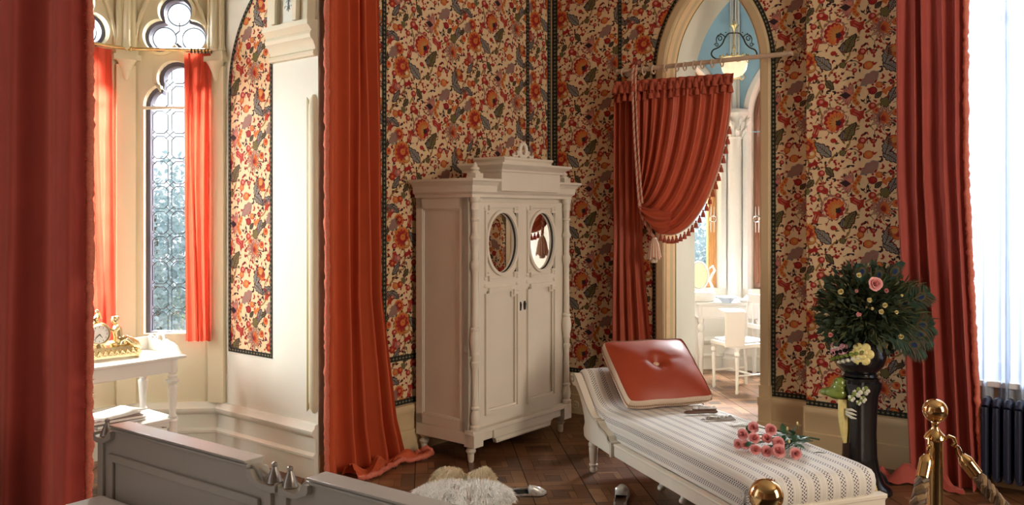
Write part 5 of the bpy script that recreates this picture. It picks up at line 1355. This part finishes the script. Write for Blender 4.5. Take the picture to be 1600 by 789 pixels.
for px, py, r in ((1385, 455, .020), (1339, 491, .022), (1297, 523, .022), (1338, 455, .016)):
    o = b2 if first else dup(b2, fl); first = False
    o.parent = fl; o.location = fpt(px, py, -.21); o.scale = (r, r, r*1.25); o.rotation_euler = Vector((Rf.uniform(-.5, .5), -1, Rf.uniform(0, .6))).to_track_quat('Z', 'Y').to_euler()
def feather(base, tip, width, seed, eye=.78):
    R = random.Random(seed); mb = MB(); n = 110; bend = Vector((R.uniform(-.02, .02), -.02, .03)); ax = (tip-base); L = ax.length; d = ax.normalized(); side_ = d.cross(Vector((0, -1, .1))).normalized()
    def c(t): return base+ax*t+bend*sin(PI*t)
    mb.tube([c(i/12) for i in range(13)], [.0035-.0025*i/12 for i in range(13)], 5, 0)
    for i in range(n):
        t = .22+.78*i/n; w = width*(sin(PI*min(1, (t-.15)/.87)**1.3)**.6)
        for s in (1, -1):
            for rep in range(2):
                p = c(t)+Vector((0, -.004*rep, 0)); q = p+side_*(s*w*R.uniform(.75, 1.05))+d*(w*R.uniform(.35, .75))+Vector((0, R.uniform(-.02, .02), -.012)); m = (p+q)/2+d*w*.1
                k = .0024; col = 2 if (abs(t-eye) < .10 and R.random() < .45) or R.random() < .07 else 0
                mb.add([p-d*k, p+d*k, m+d*k, m-d*k, q], [(0, 1, 2, 3), (3, 2, 4)], col)
    e = c(eye)+Vector((0, -.018, 0)); 
    for rr, m, off in ((.030, 2, 0), (.022, 0, -.003), (.015, 1, -.006)):
        vs = [e+Vector((0, off, 0))+side_*(rr*cos(a)*.8)+d*(rr*sin(a)) for a in [2*PI*k/18 for k in range(18)]]; mb.add(vs, [tuple(range(18))], m)
    o = mb.build('peacock_feather', [M_peacock, M_peacock_eye, M_peacock_br], fl, smooth=0); return o
for b, t, w, sd in (((1350, 500), (1410, 408), .045, 1), ((1360, 510), (1452, 456), .085, 2), ((1370, 520), (1458, 510), .09, 3), ((1360, 525), (1445, 548), .09, 4), ((1350, 490), (1340, 412), .05, 5), ((1350, 500), (1372, 415), .045, 6), ((1365, 515), (1456, 530), .09, 8), ((1355, 515), (1425, 470), .07, 9)):
    feather(fpt(*b), fpt(t[0], t[1], -.10), w, sd)

# socket by the wardrobe
k_ = pxs(W2, 899, 633, .036); so_ = tag(MB().lathe([(.036, 0), (.034, .006), (.022, .008), (.018, .004), (.008, .005), (.0001, .012)], (0, 0, 0), 20, 0, Matrix.Translation(W2(k_[0], k_[1], .036)) @ W2.n.to_track_quat('Z', 'Y').to_matrix().to_4x4()).build('wall_socket', M_tan), 'round ochre wall socket on the baseboard right of the wardrobe', 'socket')
# ------------------------------------------------------------------ twin beds (footboards in view)
BA = math.atan2(-.585, .811)
def bed(loc, L, label, left_cut, right_cut, fl=.7, fr=.7):
    t = thing('bed', label, 'bed', loc, BA); Ht = .78
    mb = MB(); a, b = -left_cut, L+right_cut
    z1 = .708
    arc = lambda cx, r, s: [(cx+s*r*(1-cos(q)), z1+.052*(1-sin(q))) for q in [PI/2*i/6 for i in range(7)]]
    poly = [(a, .0), (a+.05, .0), (a+.05, .16), (b-.05, .16), (b-.05, 0), (b, 0), (b, z1)]
    poly += [(L+right_cut*.45, z1)]+[(L+right_cut*.45*cos(q), z1+.054*sin(q)) for q in [PI/2*i/6 for i in range(1, 7)]]
    poly += [(-left_cut*.45*sin(q), z1+.054*cos(q)) for q in [PI/2*i/6 for i in range(0, 6)]]+[(-left_cut*.45, z1), (a, z1)]
    mb.prism(poly, lambda x, z, h: Vector((x, h, z)), .008, .045)
    mb.build('footboard', M_bedpaint, t, bevel=.003)
    mb = MB(); mb.prism([(a+.10, .22), (b-.10, .22), (b-.10, .66), (a+.10, .66)], lambda x, z, h: Vector((x, .008-h, z)), 0, .012, holes=[[(a+.13, .25), (a+.13, .63), (b-.13, .63), (b-.13, .25)]]); mb.build('panel_moulding', M_bedpaint, t, bevel=.003)
    mb = MB(); pr = [(.0, Ht-.028), (-.010, Ht-.024), (-.012, Ht-.016), (-.004, Ht-.012), (-.016, Ht-.008), (-.018, Ht), (.066, Ht), (.064, Ht-.010), (.055, Ht-.016), (.055, Ht-.028)]
    mb.prism([(y, z) for y, z in pr], lambda y, z, h: Vector((h, y, z)), 0, L); mb.build('top_rail', M_bedpaint, t, smooth=30, bevel=.002)
    for s, x0, w in ((-1, 0, left_cut), (1, L, right_cut)):
        mb = MB(); c = [(x0+s*w*q, z) for q, z in ((0, Ht-.028), (.12, .752), (.22, .735), (.34, .722), (.46, .716), (.8, .716), (.94, .722), (.985, .732), (.985, .70), (.8, .694), (.42, .698), (.25, .708), (.05, .72), (0, .73))]
        mb.prism(c if s < 0 else c[::-1], lambda x, z, h: Vector((x, h, z)), -.012, .064); mb.build('scooped_corner', M_bedpaint, t, smooth=40, bevel=.0015)
        xf = x0+s*w*(fl if s < 0 else fr); fn = MB(); fn.lathe([(.024, .714), (.028, .719), (.024, .725), (.023, .733), (.018, .746), (.012, .760), (.008, .769), (.010, .774), (.009, .781), (.0001, .786)], (xf, .026, 0), 18); fn.build('finial', M_pewter if s else M_bedpaint, t)
        po_ = MB(); po_.box(xf-.018, xf+.018, -.004, .02, .0, .70); po_.build('corner_post', M_bedpaint, t, bevel=.003)
    for x in (a+.02, b-.05): mb = MB(); mb.box(x, x+.03, -1.95, .03, .24, .38); mb.build('side_rail', M_bedpaint, t, bevel=.003)
    mb = MB(); mb.box(a+.06, b-.06, -1.93, .0, .30, .50); mb.build('mattress', M_linen, t, bevel=.03)
    mb = MB(); mb.box(a, b, -2.02, -1.95, .0, 1.0); mb.build('headboard', M_bedpaint, t, bevel=.008)
    return t
f0 = Vector((-1.566, 3.366, 0)); dd = Vector((.811, -.585, 0)).normalized()
bed(f0, .845, 'grey-white bed nearest the bay, its scooped footboard at the lower left', .13, .15, .68, .66)
bed(f0+dd*1.15, .90, 'grey-white bed whose footboard runs out of the bottom edge towards the fur rug', .145, .10, .88, .7)

# ------------------------------------------------------------------ bay table
tb = thing('side_table', 'white two-tier side table with turned legs in front of the bay window', 'table', (-2.0, 5.2, 0), math.atan2(.7815, .624))
TLn, TDp = .86, .42
mb = MB(); mb.box(-TLn, 0.02, -.02, TDp, .735, .752); mb.build('tabletop', M_white, tb, bevel=.004)
mb = MB(); mb.box(-TLn+.04, -.03, .01, .028, .655, .735); mb.box(-.045, -.027, .02, TDp-.02, .655, .735); mb.box(-TLn+.04, -.03, TDp-.03, TDp-.012, .655, .735); mb.box(-TLn+.03, -TLn+.048, .02, TDp-.02, .655, .735); mb.build('apron', M_white, tb, bevel=.003)
# gallery: right end with a pierced handle scroll and a low back rail
gp = [(0, .752), (TDp-.02, .752), (TDp-.02, .83), (TDp-.05, .845)]+[(.24+.055*cos(a), .832+.045*sin(a)) for a in [PI*i/8 for i in range(9)]]+[(.16, .825), (.10, .815), (.06, .80), (.035, .775)]
hole = [(.24+.030*cos(a), .832+.022*sin(a)) for a in [2*PI*i/14 for i in range(14)]]
mb = MB(); mb.prism(gp, lambda a, z, h: Vector((h, a, z)), -.008, .008, holes=[hole[::-1]]); mb.prism([(a, z) for a, z in gp], lambda a, z, h: Vector((-TLn+.02+h, a, z)), -.008, .008, holes=[hole[::-1]])
mb.box(-TLn, 0, TDp-.03, TDp-.014, .752, .83); mb.build('gallery', M_white, tb, smooth=30, bevel=.002)
tlp = [(.014, 0), (.018, .01), (.012, .025), (.022, .05), (.024, .30), (.024, .36), (.017, .37), (.022, .385), (.014, .40), (.018, .47), (.022, .54), (.024, .56), (.014, .575), (.030, .595), (.032, .605), (.018, .615), (.024, .63), (.016, .64), (.026, .652), (.026, .74)]
tl = MB().lathe([(r*1.25 if z < .64 else r*1.1, z) for r, z in tlp], (0, 0, 0), 16).build('leg', M_white, tb, loc=(-.045, .03, 0))
for x, y in ((-.045, TDp-.04), (-TLn+.06, .03), (-TLn+.06, TDp-.04)): dup(tl, tb, (x, y, 0))
mb = MB(); mb.box(-TLn+.04, -.02, .01, TDp-.02, .36, .378)
mb.prism([(-.07, .36), (-.07, .325), (-.085, .318), (-.10, .33), (-.12, .315), (-.15, .335), (-.18, .345), (-.5, .348), (-TLn+.06, .33), (-TLn+.06, .36)], lambda a, z, h: Vector((a, .02+h, z)), 0, .014)
mb.prism([(.05, .36), (.05, .322), (.07, .318), (.09, .335), (.12, .318), (.16, .34), (.25, .34), (.29, .318), (.32, .335), (.35, .318), (.37, .322), (.37, .36)], lambda a, z, h: Vector((-.05+h, a, z)), 0, .014)
mb.build('lower_shelf', M_white, tb, smooth=30, bevel=.002)
# magazines on the lower shelf
ux, uy = Vector((.6240, .7815, 0)), Vector((-.7815, .6240, 0)); tbo = Vector((-2.0, 5.2, 0))
z = .378
for k, (m, a, lab, w) in enumerate(((M_pewter, .08, 'grey-covered flat book, lowest of the pile on the table shelf', .30), (M_brownwood, -.10, 'dark brown flat book in the middle of the pile on the table shelf', .28))):
    t = thing('book', lab, 'book', tbo+ux*-.34+uy*.19+Vector((0, 0, z)), math.atan2(.7815, .624)+a)
    mb = MB(); mb.box(-w/2, w/2, -.11, .11, .002, .018); mb.build('pages', M_paper, t)
    mb = MB(); mb.box(-w/2-.004, w/2+.004, -.114, .114, 0, .003); mb.box(-w/2-.004, w/2+.004, -.114, .114, .018, .021); mb.box(-w/2-.004, -w/2, -.114, .114, 0, .021); mb.build('cover', m, t); z += .021
t = thing('paper_sheaf', 'loose white papers, bright, on top of the books on the table shelf', 'paper', tbo+ux*-.34+uy*.19+Vector((0, 0, z)), math.atan2(.7815, .624)+.2)
mb = MB()
for k in range(3): mb.grid(lambda u, v: Vector(((u-.5)*.26+.01*k, (v-.5)*.19+.006*k, .002+.003*k+.012*u**3*(k == 2))), 8, 4)
mb.build('sheets', M_paper, t, smooth=180, solid=.001)
# ------------------------------------------------------------------ gilt clock
ck = thing('mantel_clock', 'gilt figural mantel clock with round white dial standing on the white side table', 'clock', tbo+ux*-.355+uy*.20+Vector((0, 0, .752)), math.atan2(.7815, .624)-.15)
mb = MB()
mb.prism([(-.17, .012), (.17, .012), (.165, .03), (.145, .036), (.14, .055), (.12, .062), (.115, .075), (-.115, .075), (-.12, .062), (-.14, .055), (-.145, .036), (-.165, .03)], lambda a, z, h: Vector((a, h, z)), -.05, .05)
Rg = random.Random(8)
for k in range(11):
    x = -.155+.031*k; mb.tube([(x+.016*cos(q*.7)*(1-q/10), -.054, .032+.016*sin(q*.7)*(1-q/10)) for q in range(9)], .0055, 6); mb.ball((x, -.054, .05), (.010, .008, .010), 0, 8, 6)
for sx in (-1, 1):
    mb.tube([(sx*.12, 0, .07), (sx*.15, 0, .062), (sx*.172, 0, .04), (sx*.185, 0, .018), (sx*.17, 0, .010)], [.012, .016, .014, .012, .006], 8)
    for y in (-.04, .04): mb.ball((sx*.15, y, .010), (.018, .014, .010), 0, 10, 6)
mb.build('base', M_gilt, ck, smooth=40, bevel=.003)
mb = MB(); mb.lathe([(.066, -.035), (.070, -.02), (.070, .02), (.064, .034), (.056, .036)], (0, 0, 0), 32, 0, Matrix.Translation((-.06, 0, .155)) @ Matrix.Rotation(PI/2, 4, 'X')); mb.tube([(-.06, .0, .075), (-.06, 0, .10)], [.05, .035], 10)
mb.tube([(-.06, 0, .222), (-.075, 0, .24), (-.06, 0, .262), (-.045, 0, .245), (-.05, 0, .28)], [.014, .018, .016, .014, .006], 8); mb.ball((-.06, 0, .285), .012)
mb.build('drum_case', M_gilt, ck)
mb = MB(); mb.lathe([(.052, 0), (.050, .003), (.0001, .004)], (0, 0, 0), 32, 0, Matrix.Translation((-.06, -.036, .155)) @ Matrix.Rotation(PI/2, 4, 'X')); dl_ = mb.build('dial', M_dial, ck)
mb = MB(); DD = lambda a, b, h: Vector((-.06+a, -.041-h, .155+b))
for k in range(12): a = k*PI/6; mb.prism([(.042*cos(a)-.0012, .042*sin(a)-.004), (.042*cos(a)+.0012, .042*sin(a)-.004), (.042*cos(a)+.0012, .042*sin(a)+.004), (.042*cos(a)-.0012, .042*sin(a)+.004)], DD, 0, .001)
for a, l, w in ((-.9, .026, .003), (-2.3, .036, .002)): mb.tube([DD(0, 0, .002), DD(l*cos(a), l*sin(a), .002)], [w, .0012], 5)
mb.build('clock_hands', M_black, dl_)
mb = MB()   # seated figure leaning on the drum
mb.tube([(.06, 0, .085), (.058, 0, .13), (.050, 0, .175), (.045, 0, .20)], [.034, .026, .030, .014], 12)
mb.ball((.035, -.005, .228), (.020, .021, .025)); mb.ball((.045, 0, .238), (.020, .020, .016))
mb.tube([(.06, -.012, .095), (.10, -.02, .115), (.125, -.022, .085), (.14, -.02, .062)], [.028, .022, .017, .010], 10); mb.tube([(.06, .016, .095), (.11, .02, .105), (.145, .02, .075), (.165, .018, .06)], [.028, .022, .016, .010], 10)
mb.tube([(.05, -.024, .19), (.025, -.032, .165), (-.005, -.025, .18), (-.015, -.02, .19)], [.013, .011, .009, .007], 8); mb.tube([(.052, .024, .19), (.08, .03, .16), (.085, .012, .13)], [.013, .011, .008], 8)
mb.tube([(.10, 0, .10), (.13, 0, .085), (.16, 0, .07), (.185, 0, .045)], [.034, .034, .026, .012], 10); mb.ball((.06, 0, .085), (.05, .042, .022))
fg = mb.build('seated_figure', M_gilt, ck, smooth=180); rm = fg.modifiers.new('merge', 'REMESH'); rm.mode = 'VOXEL'; rm.voxel_size = .0045; rm.use_smooth_shade = True

# ------------------------------------------------------------------ tower room furniture
def tpt(px, py, z): Y = (1.6-z)*1340/(py-336); return Vector(((px-800)/1340*Y, Y, z))
dt = thing('dressing_table', 'white dressing table seen through the doorway arch', 'table', (1.80, 8.28, 0), -.06)
mb = MB(); mb.box(-.02, .66, -.02, .40, .735, .76); mb.build('tabletop', M_white, dt, bevel=.004)
mb = MB(); mb.box(0, .64, 0, .38, .60, .735); mb.build('apron', M_white, dt, bevel=.003)
mb = MB(); mb.box(.03, .61, -.010, .0, .615, .72); d_ = mb.build('drawer', M_white, dt, bevel=.004)
mb = MB(); mb.tube([(.30, -.012, .668), (.30, -.035, .665), (.335, -.04, .66)], [.008, .008, .010], 8); mb.build('handle', M_black, d_)
ll = MB().lathe([(.016, 0), (.022, .03), (.016, .06), (.02, .10), (.024, .30), (.03, .45), (.018, .47), (.032, .50), (.03, .53), (.018, .55), (.028, .57), (.028, .62)], (0, 0, 0), 12).build('leg', M_white, dt, loc=(.03, .03, 0))
for x, y in ((.61, .03), (.03, .35), (.61, .35)): dup(ll, dt, (x, y, 0))
dm = thing('dressing_mirror', 'white scroll-framed swing mirror on the dressing table', 'mirror', tpt(1104, 474, .76)+Vector((-.03, .20, 0)))
mb = MB(); mb.box(-.15, .15, -.05, .06, 0, .09); mb.build('drawer_box', M_white, dm, bevel=.006)
for s in (-1, 1):
    mb = MB(); mb.tube([(s*.115, 0, .09), (s*.13, 0, .14), (s*.105, 0, .20), (s*.13, 0, .26), (s*.155, 0, .30), (s*.135, 0, .34), (s*.105, 0, .32)], [.016, .014, .013, .014, .013, .012, .007], 8); mb.build('upright', M_white, dm)
mb = MB(); mb.tube([(.09*cos(a), -.005, .25+.13*sin(a)) for a in [2*PI*k/28 for k in range(28)]], .012, 8, closed=True); fr_ = mb.build('mirror_frame', M_white, dm)
mb = MB(); mb.lathe([(.088, 0), (.088, .004)], (0, 0, 0), 28, 0, Matrix.Translation((0, -.005, .25)) @ Matrix.Scale(1.45, 4, (0, 0, 1)) @ Matrix.Rotation(PI/2, 4, 'X')); mb.build('mirror', M_mirror, fr_)
ch = thing('chair', 'white painted chair with pale seat beyond the doorway, at the dressing table', 'chair', tpt(1158, 608, 0), math.radians(-68))
mb = MB(); mb.box(-.20, .20, -.20, .20, .405, .445); mb.build('seat', M_white, ch, bevel=.01)
mb = MB(); mb.box(-.175, .175, -.175, .175, .44, .465); mb.build('seat_pad', mat('pale_striped_seat', (.74, .72, .74), .8, var=.1, vscale=30), ch, bevel=.012)
cl = MB().lathe([(.012, 0), (.016, .02), (.012, .04), (.017, .30), (.014, .33), (.026, .345), (.024, .37), (.016, .38), (.024, .41)], (0, 0, 0), 12).build('leg', M_white, ch, loc=(-.175, -.175, 0))
dup(cl, ch, (.175, -.175, 0)); 
for s in (-1, 1):
    mb = MB(); mb.tube([(s*.175, .19, 0), (s*.175, .18, .25), (s*.175, .18, .44), (s*.178, .20, .65), (s*.175, .235, .86)], [.013, .016, .018, .016, .012], 10); mb.ball((s*.175, .238, .875), .018); mb.build('back_leg', M_white, ch)
mb = MB(); mb.box(-.17, .17, .205, .225, .78, .86); mb.box(-.17, .17, .19, .205, .54, .58)
for x in (-.09, 0, .09): mb.tube([(x, .198, .57), (x, .205, .66), (x, .216, .79)], [.008, .013, .008], 8)
mb.build('backrest', M_white, ch, bevel=.003)
mb = MB(); mb.tube([(-.175, -.17, .16), (-.175, .18, .16)], .010, 8); mb.tube([(.175, -.17, .16), (.175, .18, .16)], .010, 8); mb.tube([(-.175, 0, .16), (.175, 0, .16)], .010, 8); mb.build('stretcher', M_white, ch)
tw = thing('towel', 'white linen towel hanging over the front of the dressing table', 'towel', tpt(1146, 486, .765))
mb = MB()
def towf(u, v):
    x = (u-.5)*.19
    if v < .35: return Vector((x, .14-.14*v/.35*1.0-.0, .004))
    q = (v-.35)/.65; return Vector((x*(1-.10*q)+.004*sin(q*5), -.040-.004*sin(6*u+3*q), .004-.31*q))
mb.grid(lambda u, v: towf(u, v)+Vector((0, -.02 if v >= .35 else 0, 0)), 10, 30); mb.build('cloth', M_linen, tw, smooth=180, solid=.006)
bs = thing('wash_basin', 'pale blue and white porcelain basin on the dressing table', 'basin', tpt(1134, 474, .76)+Vector((.02, .05, 0)))
MB().lathe([(.045, 0), (.05, .008), (.07, .03), (.105, .055), (.11, .06), (.10, .058), (.06, .03), (.0001, .015)], (0, 0, 0), 28).build('bowl', M_porcblue, bs)
dx = thing('dish', 'white porcelain trinket dish at the right end of the dressing table', 'dish', tpt(1166, 473, .76)+Vector((.02, .06, 0)))
MB().lathe([(.04, 0), (.05, .006), (.075, .025), (.07, .025), (.0001, .012)], (0, 0, 0), 24, 0, None, 1.3, 1).build('bowl', M_porc, dx)
MB().lathe([(.03, .02), (.034, .035), (.02, .05), (.008, .055), (.010, .065), (.0001, .07)], (0, 0, 0), 16).build('lid', M_porc, dx)
# hanging lantern
LP = Vector(((1147-800)/1340*7.75, 7.75, 0)); zc = 1.6+(336-100)/1340*7.75
ln = thing('hanging_lantern', 'black iron scroll lantern with glowing glass bowl hanging beyond the doorway', 'lamp', LP+Vector((0, 0, zc)))
MB().lathe([(.0001, -.125), (.03, -.12), (.075, -.10), (.105, -.06), (.118, .0), (.120, .05), (.112, .05), (.09, -.06), (.0001, -.105)], (0, 0, 0), 32).build('glass_bowl', M_lampglass, ln)
mb = MB()
for z in (.052, .035): mb.tube([(.124*cos(a), .124*sin(a), z) for a in [2*PI*k/32 for k in range(32)]], .007, 6, closed=True)
for k in range(16): a = 2*PI*k/16; mb.ball((.126*cos(a), .126*sin(a), .066), (.010, .010, .014), 0, 8, 5)
for k in range(6):
    a0 = 2*PI*k/6; mb.tube([(.125*cos(a0+q*PI/3), .125*sin(a0+q*PI/3), .035-.035*sin(PI*q)) for q in [i/8 for i in range(9)]], .004, 5)
mb.build('crown_ring', M_gilt, ln)
def arm(s):
    mb = MB(); mb.tube(smooth_path([Vector((s*x, 0, z)) for x, z in ((.122, .045), (.17, .05), (.205, .085), (.19, .125), (.14, .15), (.105, .185), (.085, .23), (.05, .275), (0, .28))], 6), .0065, 7)
    mb.tube([Vector((s*(.13+.028*cos(t)*(1-t/11)), 0, .23+.028*sin(t)*(1-t/11)+.0)) for t in [i*.5 for i in range(16)]], .0045, 6); mb.tube([Vector((s*(.158+.02*cos(t)*(1-t/11)), 0, .172+.02*sin(t)*(1-t/11))) for t in [i*.5 for i in range(16)]], .004, 6)
    mb.tube(smooth_path([Vector((s*x, 0, z)) for x, z in ((.08, .24), (.105, .265), (.14, .262), (.16, .23), (.158, .195))], 5), .0045, 6)
    for x, z in ((.075, .285), (.12, .275)): mb.ball((s*x, 0, z), .006, 0, 6, 4)
    mb.build('scroll_arm', M_blackiron, ln)
arm(1); arm(-1)
mb = MB(); mb.tube([(0, 0, .05), (0, 0, .36)], .006, 8); mb.ball((0, 0, .15), (.013, .013, .022)); mb.lathe([(.006, .30), (.016, .315), (.042, .345), (.044, .352), (.012, .356), (.010, .39)], (0, 0, 0), 18); mb.build('centre_rod', M_gilt, ln)
mb = MB(); apz = TOP+.4
mb.tube([(0, 0, .38), (0, 0, apz-zc)], .005, 6); mb.build('chain', M_blackiron, ln)
mb = MB()
for s in (-1, 1): mb.tube([Vector((s*(.07+.030*cos(t)*(1-t/12)), 0, -.125+.030*sin(t)*(1-t/12))) for t in [i*.5 for i in range(14)]], .0045, 6)
mb.tube([(-.07, 0, -.13), (0, 0, -.135), (.07, 0, -.13)], .0045, 6); mb.build('lower_scrolls', M_gilt, ln)

# ------------------------------------------------------------------ trees outside
def tree(label, p, h, r, seed, n=14000):
    t = thing('tree', label, 'tree', p, 0, 'trees outside the bay'); R = random.Random(seed)
    mb = MB(); mb.tube([(0, 0, 0), (.1, 0, h*.4), (0, .1, h*.9)], [.28, .2, .05], 8); mb.build('trunk', M_bark, t)
    mb = MB()
    for k in range(n):
        d = Vector((R.gauss(0, 1), R.gauss(0, 1), R.gauss(0, 1))).normalized(); q = R.random()**.4; cz = h*.66; k1 = 1+.35*noise.noise(d*2.2+Vector((seed, 0, 0))); p_ = Vector((d.x*r*q*k1, d.y*r*q*k1, cz+d.z*h*.38*q*k1)); leaf_geo(mb, p_, Vector((R.gauss(0, 1), R.gauss(0, 1), R.gauss(-.3, .6))), Vector((R.gauss(0, 1), R.gauss(0, 1), 1)), 0.13*R.uniform(.6, 1.3), .05, 0, .2, .3)
    o = mb.build('foliage', M_treeleaf, t, smooth=0); o['kind'] = 'stuff'
tree('hazy blue-green tree behind the lower panes of the bay window', (-9.2, 22.0, -7.0), 9.6, 2.7, 1)
tree('hazy tree farther back, seen through the tower room window', (6.0, 26.0, -7.0), 8.0, 3.0, 3)
gm = MB(); gm.add([(-60, 12, -7), (60, 12, -7), (60, 90, -7), (-60, 90, -7)], [(0, 1, 2, 3)]); o = gm.build('ground', mat('lawn', (.10, .16, .06), .9, var=.3, vscale=.3), smooth=0); struct(o)

# things of one kind share a group
for key, grp in (('velvet_curtain', 'floor-length red velvet curtains'), ('sheer_curtain', 'sheers at the big window'), ('window_curtain', 'short coral curtains in the bay'), ('stanchion', 'brass posts of the rope barrier'),
                 ('barrier_rope', 'ropes of the barrier'), ('slipper', 'pair of silver slippers'), ('bed', 'twin beds'), ('book', 'books on the table shelf'), ('curtain_rod', 'curtain rods')):
    for o in SC.objects:
        if o.parent is None and o.name.split('.')[0] == key: o['group'] = grp
